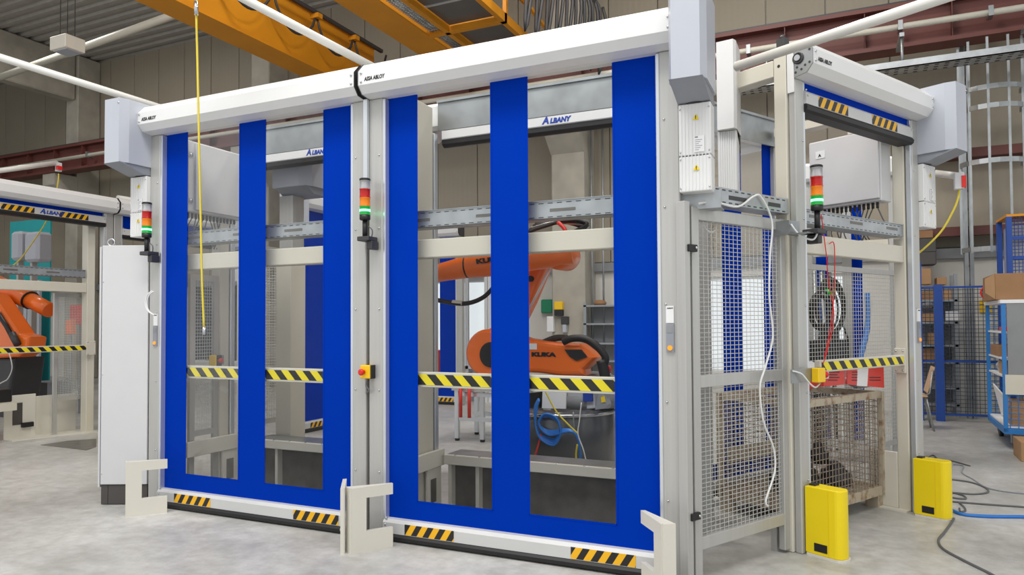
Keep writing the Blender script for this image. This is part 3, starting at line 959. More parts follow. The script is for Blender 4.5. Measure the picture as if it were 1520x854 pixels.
# ------------------------------------------------------------------ neighbouring doors of the other cells
use(LD)
roll_door(-2.12, 0.0, 'raised roll door of the neighbouring robot cell at the left edge', -1.0, -1, [], zbar=2.85, closed=False,
          stickers=((-1.46, -1.07), (-0.76, -0.37)), logo=-1.0, brand=False)
roll_door(0.015, 2.1, 'raised second roll door of the left cell behind the white cabinet', 1.0, 1, [], zbar=2.72, closed=False,
          stickers=((0.35, 0.74), (1.2, 1.6)), logo=0.85, brand=False)
use(Frame((-6.45, 7.2, 0), 90))
roll_door(0.0, 2.1, 'closed blue roll door across the robot cell, seen through the left front door window', 1.0, -1, [(0.75, 1.3)],
          stickers=((0.32, 0.7), (1.35, 1.75)), brand=False)
use(Frame((0, 11.0, 0), 0))
roll_door(-8.25, -6.03, 'far closed blue roll door near the back wall windows, behind the robot', -7.1, -1, [(-7.9, -7.25), (-7.05, -6.5)],
          stickers=((-7.9, -7.5), (-6.6, -6.2)), brand=False)
use(CD)


def inner_door(fr, x0, x1, y, label, zb, logo, closed=None, pl=None):
    """inner roll door seen from its back: zinc back plate, posts, raised bar (or a closed curtain)"""
    use(fr)
    t = thing('roll_door', label, 'roll door', ((x0 + x1) / 2, y, 0))
    for a, b in ((x0, x0 + 0.11), (x1 - 0.11, x1)):
        MB().box(a, b, y, y + 0.1, 0, 2.99, 0.005).build('post', 'alu', t)
    px0 = pl if pl else x0 + 0.02
    MB().box(px0, x1 - 0.02, y - 0.012, y - 0.002, 2.985, 3.225).box(px0, x1 - 0.02, y - 0.03, y - 0.012, 3.205, 3.225).build('back_plate', 'zinc', t)
    MB().box(x0, x1, y, y + 0.42, 3.0, 3.22, 0.03).build('header_cover', 'white', t)
    bx0 = pl + 0.03 if pl else x0 + 0.1
    bb = MB().box(bx0, x1 - 0.1, y - 0.01, y + 0.09, zb + 0.055, zb + 0.13, 0.006).build('bottom_bar', 'white', t)
    MB().prism([(y, zb + 0.055), (y, zb + 0.02), (y + 0.03, zb), (y + 0.05, zb), (y + 0.08, zb + 0.02), (y + 0.08, zb + 0.055)], 'x', bx0, x1 - 0.1).build('rubber_seal', 'black', bb)
    if logo is not None:
        for ch, sz, dx in (('A', 0.072, 0), ('LBANY', 0.05, 0.06)):
            text(ch, sz, (logo + dx, y - 0.0115, zb + 0.073), bb, 'inkb', xs=1.0, shear=0.2, bold=0.003)
    if closed:
        cu = MB()
        xs = [x0 + 0.1] + [v for p in closed for v in p] + [x1 - 0.1]
        for i in range(0, len(xs), 2):
            cu.box(xs[i], xs[i + 1], y + 0.04, y + 0.045, zb + 0.13, 3.0)
        for a, b in closed:
            cu.box(a, b, y + 0.04, y + 0.045, zb + 0.13, zb + 0.25)
        c = cu.build('curtain', 'blue', t)
        for a, b in closed:
            MB().box(a, b, y + 0.0415, y + 0.0435, zb + 0.25, 2.98).build('window_pane', 'clear', c)
    return t


inner_door(WF, -4.93, -3.06, 4.86, 'raised inner roll door behind the left front door, zinc back plate towards us', 2.855, -4.20)
inner_door(WF, -3.045, -0.78, 4.86, 'raised inner roll door behind the right front door, zinc back plate towards us', 2.855, -1.97, pl=-2.87)
inner_door(CD, -0.05, 1.48, 1.10, 'closed inner blue roll door of the right loading station', 0.05, None, closed=[(0.12, 0.68), (0.94, 1.25)])
# its motor stands upright behind the corner panel
use(WF)
t = thing('motor_unit', 'white upright motor box with ribbed duct above the mesh corner panel', 'motor', (-0.65, 4.95, 2.3))
MB().prism([(-0.71, 4.86), (-0.60, 4.84), (-0.585, 4.88), (-0.585, 5.1), (-0.71, 5.1)], 'z', 2.735, 3.33).build('motor_cover', 'white', t)
MB().prism([(4.90, 2.735), (5.1, 2.62), (5.1, 2.735)], 'x', -0.705, -0.59).build('cover_underside', 'black', t)
d_ = MB().box(-0.715, -0.59, 4.9, 5.04, 2.27, 2.735, 0.004).build('cable_duct', 'white', t)
for k in range(8):
    MB().box(-0.705 + 0.0145 * k, -0.699 + 0.0145 * k, 4.894, 4.9, 2.28, 2.73).build('rib', 'white', d_)
t = thing('motor_unit', 'silver grey motor box with white lower edge, seen through the upper left door window', 'motor', (-4.68, 5.2, 0))
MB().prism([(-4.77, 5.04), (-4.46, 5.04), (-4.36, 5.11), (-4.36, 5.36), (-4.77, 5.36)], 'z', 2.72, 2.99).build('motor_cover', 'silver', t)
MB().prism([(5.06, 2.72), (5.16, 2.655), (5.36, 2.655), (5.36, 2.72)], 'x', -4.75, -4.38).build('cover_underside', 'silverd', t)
MB().box(-4.76, -4.60, 5.12, 5.28, 2.05, 2.655, 0.004).build('cable_duct', 'alu', t)
MB().box(-4.78, -4.60, 5.10, 5.30, 0, 2.05, 0.004).build('post', 'cream', t)


# ------------------------------------------------------------------ inner frames of the loading stations
def inner_frame(fr, x0, x1, y, lab, dp=0.12, top=3.12):
    use(fr)
    t = thing('station_frame', lab, 'frame', ((x0 + x1) / 2, y + 0.06, 0))
    for a in (x0, x1 - 0.11):
        MB().box(a, a + 0.11, y, y + dp, 0, top, 0.006).build('post', 'cream', t)
    MB().box(x0 + 0.11, x1 - 0.11, y + 0.01, y + dp - 0.01, 1.895, 2.022, 0.006).build('cross_beam', 'cream', t)
    return t


def slotted_tray(fr, x0, x1, y, z0, z1, lab, depth=0.12):
    use(fr)
    t = thing('cable_tray', lab, 'cable tray', ((x0 + x1) / 2, y, z0))
    MB().box(x0, x1, y, y + 0.003, z0, z1).box(x0, x1, y, y + depth, z0, z0 + 0.003).box(x0, x1, y + depth - 0.003, y + depth, z0, z1).box(x0, x1, y - 0.008, y, z1 - 0.004, z1).build('trough', 'zincl', t)
    s = MB()
    n = int((x1 - x0) / 0.062)
    for i in range(n):
        x = x0 + 0.03 + i * 0.062
        s.box(x, x + 0.034, y - 0.0012, y, z0 + 0.008, z0 + 0.013)
        s.box(x, x + 0.034, y - 0.0012, y, z1 - 0.02, z1 - 0.015)
    s.build('slots', 'dark', t, kind='stuff')
    s = MB()
    x = x0 + 0.12
    while x < x1 - 0.25:
        s.box(x, x + 0.17, y - 0.0014, y, z0 + 0.042, z0 + 0.062)
        x += 0.52
    s.build('cable_openings', 'plate', t, kind='stuff')
    cb = MB()
    for k, rr in enumerate((0.010, 0.008, 0.012)):
        cb.tube([(x0 + 0.05, y + 0.03 + 0.025 * k, z0 + 0.015), ((x0 + x1) / 2, y + 0.04 + 0.02 * k, z0 + 0.02), (x1 - 0.05, y + 0.03 + 0.025 * k, z0 + 0.015)], rr, 6)
    cb.build('cables', 'dark', t, kind='stuff')
    return t


def barrier(fr, x0, x1, y, z, lab, bracket=None, hh=0.05):
    use(fr)
    t = thing('barrier_bar', lab, 'barrier', ((x0 + x1) / 2, y, z))
    MB().box(x0, x1, y, y + 0.04, z - hh, z + hh, 0.003).build('bar', 'cream', t)
    MB().box(x0 + 0.02, x1 - 0.02, y - 0.0025, y - 0.0003, z - hh * 0.7, z + hh * 0.7).build('hazard_tape', 'hazb', t)
    if bracket:
        a, b = bracket
        MB().box(a, b, y - 0.012, y - 0.003, z - 0.10, z + 0.09, 0.003).build('bracket', 'cream', t)
        s = MB()
        for dx in (0.02, b - a - 0.02):
            for dz in (-0.085, 0.075):
                s.ball((a + dx, y - 0.013, z + dz), 0.008, 8)
        s.build('bolt', 'steel', t)
    return t


inner_frame(WF, -5.04, -2.93, 4.10, 'cream steel frame with cross beam behind the left front door')
inner_frame(WF, -2.90, -0.80, 4.10, 'cream steel frame with cross beam behind the right front door')
slotted_tray(WF, -4.92, -3.05, 4.10, 2.10, 2.205, 'zinc cable tray above the cream beam behind the left front door')
slotted_tray(WF, -2.78, -0.92, 4.10, 2.10, 2.215, 'zinc cable tray above the cream beam behind the right front door')
barrier(WF, -4.92, -3.05, 4.055, 1.075, 'black and yellow barrier bar behind the left front door')
barrier(WF, -2.78, -0.92, 4.055, 1.075, 'black and yellow barrier bar behind the right front door')
tf = inner_frame(CD, -0.108, 1.57, 0.052, 'cream steel frame with cross beam inside the right loading door', 0.088, 3.2)
# base plate and gusset at the foot of the right inner post
MB().box(1.40, 1.58, 0.055, 0.40, 0.0, 0.012).build('foot_plate', 'creamg', tf)
MB().box(1.455, 1.475, 0.14, 0.36, 0.012, 0.44, 0.004).build('gusset', 'creamg', tf)
slotted_tray(CD, 0.03, 1.45, 0.06, 2.09, 2.185, 'zinc cable tray under the white cabinet in the right loading station')
o = barrier(CD, 0.25, 1.435, 0.06, 1.15, 'black and yellow barrier bar across the right loading station', None, 0.04)
MB().box(1.435, 1.458, 0.056, 0.138, 1.05, 1.24, 0.003).build('bracket', 'cream', o)
b_ = MB()
for yy in (0.072, 0.122):
    for zz in (1.07, 1.22):
        b_.ball((1.433, yy, zz), 0.008, 8)
b_.build('bolt', 'steel', o)
use(LD)
tl_ = inner_frame(LD, -2.1, -0.16, 0.14, 'cream steel frame with cross beam inside the left neighbouring cell')
slotted_tray(LD, -1.98, -0.30, 0.14, 2.09, 2.20, 'zinc cable tray above the cream beam in the left neighbouring cell')
barrier(LD, -1.98, -0.30, 0.07, 1.15, 'black and yellow barrier bar across the left neighbouring cell', (-0.33, -0.2), 0.04)

# top beams of the right station, seen through the gap over the fence
use(CD)
t = thing('top_frame', 'cream top beams joining the stations above the mesh corner panel', 'frame', (0, 0.5, 3.0))
MB().box(-0.108, -0.01, 0.142, 0.95, 3.03, 3.14, 0.005).build('beam', 'cream', t)
MB().bar((-0.05, 0.55, 2.97), (0.6, 0.95, 2.97), 0.1, 0.1).build('beam', 'cream', t)
MB().cyl((-0.110, 0.1, 3.09), (-0.107, 0.1, 3.09), 0.010, 12).build('hole', 'black', t)
MB().box(-0.10, -0.05, 0.06, 0.12, 3.2, 3.27).ball((-0.075, 0.09, 3.28), 0.02, 8).build('pivot_block', 'dark', t)


# wall-hung cabinets
def hung_cabinet(fr, x0, x1, y0, y1, z0, z1, face, lab, locks=True):
    use(fr)
    t = thing('hanging_cabinet', lab, 'cabinet', ((x0 + x1) / 2, (y0 + y1) / 2, z0))
    MB().box(x0, x1, y0, y1, z0, z1, 0.006).build('body', 'cab', t)
    xf = x1 if face > 0 else x0
    dr = MB().box(xf, xf + face * 0.018, y0 + (0.07 if locks else 0.01), y1 - 0.01, z0 + 0.02, z1 - 0.01, 0.004).build('door', 'cab', t)
    for z in (z0 + 0.09, z1 - 0.12) if locks else ():
        MB().lathe([(0.016, 0), (0.016, 0.006), (0.008, 0.008)], (xf + face * (0.0 if face > 0 else 0.006), y0 + 0.035, z), 'x', 12).build('lock', 'steel', t)
        MB().box(xf, xf + face * 0.003, y0 + 0.012, y0 + 0.058, z - 0.024, z + 0.024).build('lock_plate', 'silver', t)
    g = MB()
    for k in range(14):
        y = y0 + 0.06 + (y1 - y0 - 0.12) * k / 13
        g.cyl((xf - face * 0.06, y, z0), (xf - face * 0.06, y, z0 - 0.045), 0.011, 8)
    g.build('cable_gland', 'dark', t, kind='stuff')
    c = MB()
    for k in range(14):
        y = y0 + 0.06 + (y1 - y0 - 0.12) * k / 13
        e = random.uniform(-0.05, 0.05)
        c.tube(arc([(xf - face * 0.06, y, z0 - 0.04), (xf - face * 0.07, y + e, z0 - 0.12), (xf - face * (0.05 + abs(e)), y + 2 * e, z0 - 0.2), (xf - face * 0.1, y + 1.2 * e, z0 - 0.28)], 3), 0.005, 5)
    c.build('cables', 'cableg', t, kind='stuff')
    return t


hung_cabinet(WF, -5.16, -4.918, 4.22, 4.84, 2.40, 3.0, 1, 'light grey switch cabinet hung high behind the left front door')
use(CD)
t = hung_cabinet(CD, 1.30, 1.455, 0.145, 0.73, 2.37, 2.93, -1, 'light grey switch cabinet hung high in the right loading station', False)
MB().box(1.278, 1.282, 0.58, 0.66, 2.78, 2.84).build('label_plate', 'label', t)
text('A', 0.03, (1.2775, 0.635, 2.795), t, 'ink', 'cabinet_symbol', out=(-1, 0, 0), along=(0, -1, 0), bold=0.002)
MB().box(1.30, 1.345, 0.34, 0.40, 2.93, 3.11).build('hanger', 'cream', t)
MB().box(1.28, 1.4, 0.16, 1.04, 3.05, 3.12).build('hanger_beam', 'cream', t)


# mesh panels inside
def mesh_panel(fr, p, u, zz, lab, n=(20, 60), frame='alu', base='mesh_partition', wire='wire', r=0.0028, mid=None):
    """p: lower corner, u: horizontal vector, zz: (z0, z1)"""
    use(fr)
    p = Vector((p[0], p[1], zz[0])); u = Vector((u[0], u[1], 0)); h = zz[1] - zz[0]
    t = thing(base, lab, 'mesh panel', p)
    ud = u.normalized() * 0.025
    for q in (p + ud, p + u - ud):
        MB().bar(Vector((q.x, q.y, 0)), q + Vector((0, 0, h)), 0.05, 0.03, (u.y, -u.x, 0)).build('frame_bar', frame, t)
    for z in [zz[0] + 0.025, zz[1] - 0.025] + ([mid] if mid else []):
        MB().bar((p.x + 2 * ud.x, p.y + 2 * ud.y, z), (p.x + u.x - 2 * ud.x, p.y + u.y - 2 * ud.y, z), 0.03, 0.05).build('frame_bar', frame, t)
    MB().grid(p + ud + Vector((0, 0, 0.03)), u - 2 * ud, (0, 0, h - 0.06), n[0], n[1], r).build('wire_mesh', wire, t, kind='stuff')
    return t


use(CD)
mesh_panel(CD, (1.72, 1.12), (2.12, 0), (0.15, 1.98), 'wire mesh panel behind the crate in the right loading station', (44, 46))
mesh_panel(WF, (-4.985, 4.30), (0, 0.30), (0.5, 1.88), 'narrow wire mesh panel on the left side of the left station', (10, 46))
mesh_panel(WF, (-4.985, 4.98), (0, 0.6), (0.5, 2.2), 'wire mesh panel beyond the inner post of the left station', (18, 56))
mesh_panel(WF, (-6.4, 6.2), (0.5, 0.35), (0.25, 2.2), 'wire mesh panel seen beside the coiled white cable in the left window', (16, 60))
mesh_panel(WF, (-2.89, 4.24), (0, 0.3), (0.5, 1.88), 'narrow wire mesh panel on the left side of the right station', (10, 46))
mesh_panel(LD, (-0.62, 0.30), (0.44, 0), (0.45, 1.88), 'wire mesh panel behind the barrier of the left neighbouring cell', (18, 60))
use(WF)
for xf, lab, yy in ((-4.98, 'left', 4.62), (-2.88, 'right', 4.52)):
    t = thing('side_post', 'cream and aluminium side post inside the %s front station' % lab, 'post', (xf, yy + 0.1, 0))
    MB().box(xf - 0.1, xf + 0.01, yy, yy + (0.1 if lab == 'left' else 0.25), 0, 2.36 if lab == 'left' else 3.15, 0.005).build('post', 'cream', t)
    a = yy + (0.11 if lab == 'left' else 0.26)
    MB().box(xf - 0.06, xf + 0.02, a, a + 0.05, 0, 2.36 if lab == 'left' else 2.95, 0.004).build('profile', 'alub', t)
    # bumper plates low at the sides
    b = thing('bumper_plate', 'cream bumper plate low along the side of the %s front station' % lab, 'bumper', (xf + 0.05, 4.5, 0.3))
    MB().box(xf + 0.03, xf + 0.06, 4.24, 4.86, 0.34, 0.47, 0.004).build('rail', 'creamg', b)
    MB().box(xf + 0.025, xf + 0.05, 4.62, 4.82, 0.0, 0.34, 0.004).build('leg_plate', 'creamg', b)
    MB().box(xf + 0.05, xf + 0.052, 4.66, 4.74, 0.08, 0.26).build('slot', 'plate', b)
    # transfer table front
    x0, x1 = (-4.80, -3.19) if lab == 'left' else (-2.80, -0.92)
    b = thing('transfer_table', 'low cream edged steel table at the back of the %s front station' % lab, 'table', ((x0 + x1) / 2, 5.0, 0))
    MB().box(x0, x1, 4.80, 4.83, 0.355, 0.43, 0.004).build('edge', 'creamg', b)
    MB().box(x0, x1, 4.83, 5.08, 0.41, 0.425).build('top_plate', 'zinc', b)
    MB().box(x0, x1, 5.06, 5.08, 0.0, 0.41).build('skirt', 'plate', b)
    s = MB()
    for k in range(9):
        s.ball((x0 + 0.1 + (x1 - x0 - 0.2) * k / 8, 4.81, 0.431), 0.01, 8, (1, 1, 0.5))
    s.build('bolt', 'steel', b)
    for xx in (x0 + 0.02, x0 + 0.26, x1 - 0.1):
        MB().prism([(4.84, 0), (5.0, 0), (4.9, 0.4), (4.84, 0.4)], 'x', xx, xx + 0.03).build('leg', 'creamg', b)
    MB().box(x0 + 0.02, x1 - 0.02, 4.90, 4.91, 0.0, 0.40).build('front_plate', 'plate', b)
    MB().box(x0 + 0.0, x1 + 0.05, 4.13, 4.79, 0.0, 0.012).build('floor_plate', 'plate', label='dark floor plate inside the %s front station' % lab, cat='floor plate', base=(x0, 4.5, 0))  # thin dark sheet laid over the station floor
t = thing('coiled_cable', 'white cable coiled on the cream post in the left door window', 'cable', (-5.9, 6.5, 1.6))
c = at(427, 452, 6.55)
for k in range(3):
    MB().tube([(c.x + (0.085 - 0.006 * k) * math.cos(a), 6.55 - 0.01 * k, c.z + (0.16 - 0.012 * k) * math.sin(a)) for a in [j * PI / 12 for j in range(24)]], 0.006, 6, closed=True).build('coil', 'wirew', t)


# ------------------------------------------------------------------ signal lights, emergency stops
def stack_light(fr, x, y, z, lab):
    """z: bottom of the black foot"""
    use(fr)
    t = thing('signal_tower', lab, 'signal light', (x, y, z))
    MB().box(x - 0.045, x + 0.05, y - 0.03, y + 0.075, z, z + 0.03, 0.004).box(x + 0.01, x + 0.055, y + 0.0, y + 0.08, z - 0.055, z, 0.004).build('bracket', 'dark', t)
    MB().cyl((x, y, z + 0.03), (x, y, z + 0.14), 0.017, 12).build('stem', 'black', t)
    zz = z + 0.14
    MB().lathe([(0.03, zz), (0.036, zz + 0.006), (0.036, zz + 0.035)], (x, y, 0), 'z', 20).build('base', 'black', t)
    zz += 0.035
    for nm, m in (('green_lens', 'lgreen'), ('amber_lens', 'lamber'), ('red_lens', 'lred'), ('clear_lens', 'lclear')):
        o = MB().lathe([(0.036, zz), (0.037, zz + 0.003), (0.035, zz + 0.006), (0.035, zz + 0.052), (0.037, zz + 0.055), (0.036, zz + 0.058)], (x, y, 0), 'z', 20).build(nm, m, t)
        if nm == 'green_lens':
            MB().cyl((x, y, zz + 0.022), (x, y, zz + 0.037), 0.0362, 18).build('led_ring', 'lgreenx', o)
        if nm == 'clear_lens':
            MB().cyl((x, y, zz), (x, y, zz + 0.055), 0.012, 10).build('bulb', 'label', o)
        zz += 0.058
    MB().lathe([(0.037, zz), (0.037, zz + 0.012), (0.03, zz + 0.016)], (x, y, 0), 'z', 20).build('cap', 'black', t)
    MB().tube(arc([(x + 0.03, y + 0.03, z + 0.02), (x + 0.045, y + 0.02, z + 0.07), (x + 0.02, y + 0.01, z + 0.1)], 4), 0.004, 5).build('wire', 'cableg', t)
    return t


stack_light(FD, -2.87, -0.09, 2.005, 'signal tower with lit green lens on the middle post between the front doors')
stack_light(FD, -4.985, -0.09, 2.005, 'signal tower with lit green lens on the left post beside the white cabinet')
stack_light(CD, -0.10, -0.14, 1.985, 'signal tower with lit green lens on the post of the right loading station')
use(CD)
MB().box(-0.20, -0.095, -0.02, 0.0, 1.985, 2.075).box(-0.215, -0.093, -0.14, -0.012, 1.985, 1.99).box(-0.215, -0.2, -0.02, 0.085, 1.985, 2.075).build('zinc_bracket', 'zinc', label='zinc angle bracket carrying the signal tower of the right loading station', cat='bracket', base=(-0.15, -0.05, 1.985))
MB().tube(arc([(-0.20, -0.025, 2.05), (-0.16, -0.06, 1.98), (-0.12, -0.12, 1.95), (-0.10, -0.14, 1.99)], 5), 0.006, 6).build('white_cable', 'wirew', label='short white cable looping under the right signal tower bracket', cat='cable', base=(-0.15, -0.06, 1.95))
use(FD)
MB().box(-2.931, -2.897, -0.032, 0.0, 2.42, 2.99, 0.004).build('cable_conduit', 'alub', label='thin aluminium cable duct above the middle signal tower', cat='conduit', base=(-2.915, -0.02, 2.42))


def estop(fr, x, y, z, lab, axis='y', s=1.0):
    use(fr)
    t = thing('emergency_stop', lab, 'switch', (x, y, z))
    MB().box(x - 0.04 * s, x + 0.04 * s, y - 0.05, y, z - 0.045 * s, z + 0.045 * s, 0.005).build('yellow_box', 'yell', t)
    MB().box(x + 0.03 * s, x + 0.05 * s, y - 0.04, y + 0.01, z - 0.046 * s, z + 0.046 * s, 0.003).build('back_box', 'black', t)
    if axis == 'y':
        MB().lathe([(0.014, 0), (0.014, -0.02), (0.022, -0.024), (0.022, -0.034), (0.014, -0.042)], (x - 0.008, y - 0.05, z), 'y', 18).build('mushroom_button', 'red', t)
    else:
        MB().lathe([(0.014, 0), (0.014, 0.02), (0.022, 0.024), (0.022, 0.034), (0.014, 0.042)], (x + 0.045, y - 0.025, z), 'x', 18).build('mushroom_button', 'red', t)
    return t


estop(FD, -2.90, -0.003, 1.125, 'yellow emergency stop with red mushroom button on the middle front post')
MB().tube(arc([(-2.895, -0.03, 1.08), (-2.90, -0.035, 1.03), (-2.88, -0.03, 1.0), (-2.91, -0.02, 0.98)], 4), 0.006, 6).build('cable_end', 'cableg', label='short grey cable under the emergency stop of the middle post', cat='cable', base=(-2.9, -0.03, 0.98))
estop(CD, -0.02, -0.06, 1.115, 'yellow emergency stop with red button on the right loading door post', 'x')
MB().box(-0.28, 0.02, -0.06, -0.056, 1.075, 1.16).build('zinc_bracket', 'zinc', label='zinc plate carrying the emergency stop of the right loading door', cat='bracket', base=(-0.1, -0.05, 1.075))
MB().tube(arc([(-0.27, -0.066, 1.15), (-0.2, -0.08, 1.13), (-0.13, -0.09, 1.07), (-0.05, -0.08, 1.04), (0.02, -0.07, 1.06)], 5), 0.005, 6).build('white_cable', 'wirew', label='white cable drooping beside the zinc plate of the right emergency stop', cat='cable', base=(-0.15, -0.08, 1.1))
use(WF)
o = estop(WF, -4.9, 4.52, 1.14, 'yellow emergency stop with red button inside the left front station', 'x')
MB().box(-4.955, -4.93, 4.5, 4.625, 1.10, 1.18).build('bracket', 'zinc', o)
estop(WF, -2.748, 4.2, 1.13, 'red emergency stop button inside the right front station', 'x')


# ------------------------------------------------------------------ impact guards on the floor
def c_guard(p, q, lab, fl_=0.07):
    """C shaped bent steel plate standing on the floor from p (front) to q (at the door)"""
    p, q = Vector((*p, 0)), Vector((*q, 0))
    L = (q - p).length
    e = (q - p) / L
    n = Vector((e.y, -e.x, 0))
    t = thing('impact_guard', lab, 'guard', p)
    H, th = 0.41, 0.012
    out = [(0, 0), (L, 0), (L, 0.128), (0.10, 0.128), (0.10, 0.340), (L, 0.340), (L, H), (0, H)]
    side = 1 if n.dot(EYE - p) > 0 else -1
    # plate
    A = MB()
    w = [p + e * a + Vector((0, 0, b)) for a, b in out]
    for quad in ((0, 1, 2, 3), (0, 3, 4, 7), (7, 4, 5, 6)):
        A.slab([w[i] for i in quad], th, 0.0, n)
    A.build('plate', 'creamg', t)
    # folded front flange
    f = n * (-side)
    MB().slab([p - e * 0.003, p - e * 0.003 + f * fl_, p - e * 0.003 + f * fl_ + Vector((0, 0, H)), p - e * 0.003 + Vector((0, 0, H))], 0.012, 0, e).build('flange', 'creamg', t)
    MB().slab([p + Vector((0, 0, H - 0.006)), p + f * fl_ + Vector((0, 0, H - 0.006)), q + f * 0.02 + Vector((0, 0, H - 0.006)), q + Vector((0, 0, H - 0.006))], 0.01, 0, (0, 0, 1)).build('top_lip', 'creamg', t)
    MB().slab([p + e * 0.1 + Vector((0, 0, 0.122)), p + e * 0.1 + f * 0.03 + Vector((0, 0, 0.122)), q + f * 0.02 + Vector((0, 0, 0.122)), q + Vector((0, 0, 0.122))], 0.01, 0, (0, 0, 1)).build('lower_lip', 'creamg', t)
    return t


c_guard((-4.900, 3.672), (-4.732, 3.889), 'cream C shaped impact guard at the foot of the left post')
c_guard((-2.805, 3.656), (-2.652, 3.891), 'cream C shaped impact guard right of the middle post, facing us')
c_guard((-2.851, 3.645), (-3.016, 3.875), 'cream C shaped impact guard left of the middle post, seen edge on', 0.022)
c_guard((-0.835, 3.655), (-1.0, 3.88), 'cream C shaped impact guard at the foot of the right front post')

# ------------------------------------------------------------------ mesh corner panel between front and right station
use(CD)
t = thing('corner_fence', 'grey framed wire mesh corner panel beside the right front door', 'mesh panel', (-0.55, 0.085, 0))
Y0 = 0.07
for a, b, n_ in ((-1.02, -0.96, 'frame_bar'), (-0.165, -0.108, 'frame_bar')):
    MB().box(a, b, Y0, Y0 + 0.045, 0.02, 2.10, 0.004).build(n_, 'alu', t)
for z in (0.215, 1.115, 2.06):
    MB().box(-0.96, -0.165, Y0, Y0 + 0.045, z - 0.035, z + 0.035, 0.003).build('frame_bar', 'alu', t)
MB().grid((-0.96, Y0 + 0.022, 0.25), (0.795, 0, 0), (0, 0, 0.83), 20, 33, 0.0021).grid((-0.96, Y0 + 0.022, 1.15), (0.795, 0, 0), (0, 0, 0.875), 20, 35, 0.0021).build('wire_mesh', 'wire', t, kind='stuff')
MB().box(-1.098, -1.05, Y0 - 0.01, Y0 + 0.05, 0, 2.12, 0.003).box(-1.05, -1.03, Y0 + 0.012, Y0 + 0.03, 0, 2.12).build('hinge_profile', 'alu', t)
for z in (0.38, 1.86):
    h = MB().box(-1.075, -1.0, Y0 - 0.022, Y0 - 0.001, z - 0.02, z + 0.02, 0.003).build('hinge', 'black', t)
    MB().ball((-1.015, Y0 - 0.024, z + 0.002), 0.009, 8).build('bolt', 'steel', h)
MB().box(-0.165, -0.12, Y0 + 0.06, Y0 + 0.10, 0, 0.2).build('foot', 'alu', t)
# zinc trough at the corner
t = thing('cable_tray', 'zinc cable trough bending round the corner over the mesh panel', 'cable tray', (-0.6, 0.0, 2.15))
use(WF)
MB().box(-0.80, -0.575, 4.04, 4.044, 2.085, 2.175).box(-0.80, -0.575, 4.044, 4.16, 2.085, 2.089).box(-0.66, -0.575, 4.036, 4.040, 2.085, 2.185).build('trough', 'zincl', t)
MB().tube(arc([(-0.79, 4.06, 2.12), (-0.7, 4.055, 2.145), (-0.6, 4.07, 2.13)], 4), 0.011, 6).build('earth_cable', 'yhose', t)
MB().tube(arc([(-0.79, 4.08, 2.11), (-0.7, 4.075, 2.13), (-0.6, 4.08, 2.12)], 4), 0.009, 6).build('cable', 'dark', t)
use(CD)
MB().box(-0.93, -0.11, 0.045, 0.049, 2.13, 2.225).box(-0.93, -0.11, 0.049, 0.17, 2.13, 2.134).box(-0.93, -0.11, 0.167, 0.17, 2.13, 2.225).build('trough', 'zincl', t)
s = MB()
for i in range(13):
    x = -0.90 + i * 0.06
    s.box(x, x + 0.03, 0.0435, 0.045, 2.137, 2.144); s.box(x, x + 0.03, 0.0435, 0.045, 2.208, 2.215)
s.box(-0.72, -0.55, 0.0437, 0.045, 2.16, 2.185).box(-0.33, -0.2, 0.0437, 0.045, 2.16, 2.185)
s.build('slots', 'dark', t, kind='stuff')
cp = [(1038, 302), (1060, 300), (1095, 307), (1118, 292), (1130, 293), (1146, 330), (1143, 380), (1142, 440), (1147, 500), (1136, 545), (1128, 575), (1133, 625), (1148, 665), (1150, 700), (1137, 742), (1140, 752)]


def on_facet(u, v, off):
    """the point of the photograph on a plane parallel to the right facet"""
    a, b = (u - CU) / FPX, (v - CV) / FPX
    q = Vector(R0) * a + Vector(R1) * b + Vector(R2)
    n = Vector((-0.87669, 0.48105, 0))
    o = Vector((-0.1755, 4.8591, 0)) + n * off
    k = (o - EYE).dot(n) / q.dot(n)
    return EYE + q * k


use(WF)
MB().tube(arc([on_facet(u, v, 0.03) for u, v in cp], 5), 0.0065, 6).build('white_cable', 'wirew', label='long white cable hanging down over the mesh corner panel', cat='cable', base=on_facet(1140, 752, 0.03))
MB().tube(arc([on_facet(u, v, 0.13) for u, v in [(1040, 322), (1046, 338), (1056, 345), (1063, 338), (1061, 325)]], 5), 0.005, 6).build('white_cable', 'wirew', label='white cable loop behind the upper left corner of the mesh panel', cat='cable', base=on_facet(1055, 340, 0.13))

# yellow bollard guards
def bollard(s0, s1, y0, y1, lab):
    t = thing('bollard_guard', lab, 'guard', ((s0 + s1) / 2, y0, 0))
    r_ = (s1 - s0) / 2
    plan = [(s0, y0), (s1, y0)] + [(s0 + r_ + r_ * math.cos(a), y1 + r_ * 0.7 - r_ * 0.7 * 1.0 * math.sin(a)) for a in [PI * k / 10 for k in range(11)]]
    MB().prism(plan, 'z', 0.014, 0.425, 0.006).build('shell', 'yellow', t)
    pl = [(s0 + (x - s0) * 1.0 + (0.006 if x > s0 + r_ else -0.006), y - 0.008) for x, y in plan]
    MB().prism(pl, 'z', 0, 0.014).build('foot_plate', 'creamg', t)
    MB().box(s0 + r_ - 0.03, s0 + r_ + 0.02, y0 - 0.05, y0 - 0.01, 0.4255, 0.435).build('notch', 'black', t)
    MB().box(s0 - 0.0015, s0 - 0.0005, y0 - 0.14, y0 - 0.055, 0.035, 0.085).build('type_plate', 'black', t)
    MB().box(s0 - 0.002, s0 - 0.0005, y0 - 0.151, y0 - 0.149, 0.02, 0.41).build('seam', 'yell', t)
    return t


use(CD)
bollard(-0.065, 0.055, -0.008, -0.24, 'yellow rounded bollard guard nearest to us, at the left post of the loading door')
bollard(1.385, 1.51, -0.008, -0.24, 'yellow rounded bollard guard farther back, at the right post of the loading door')

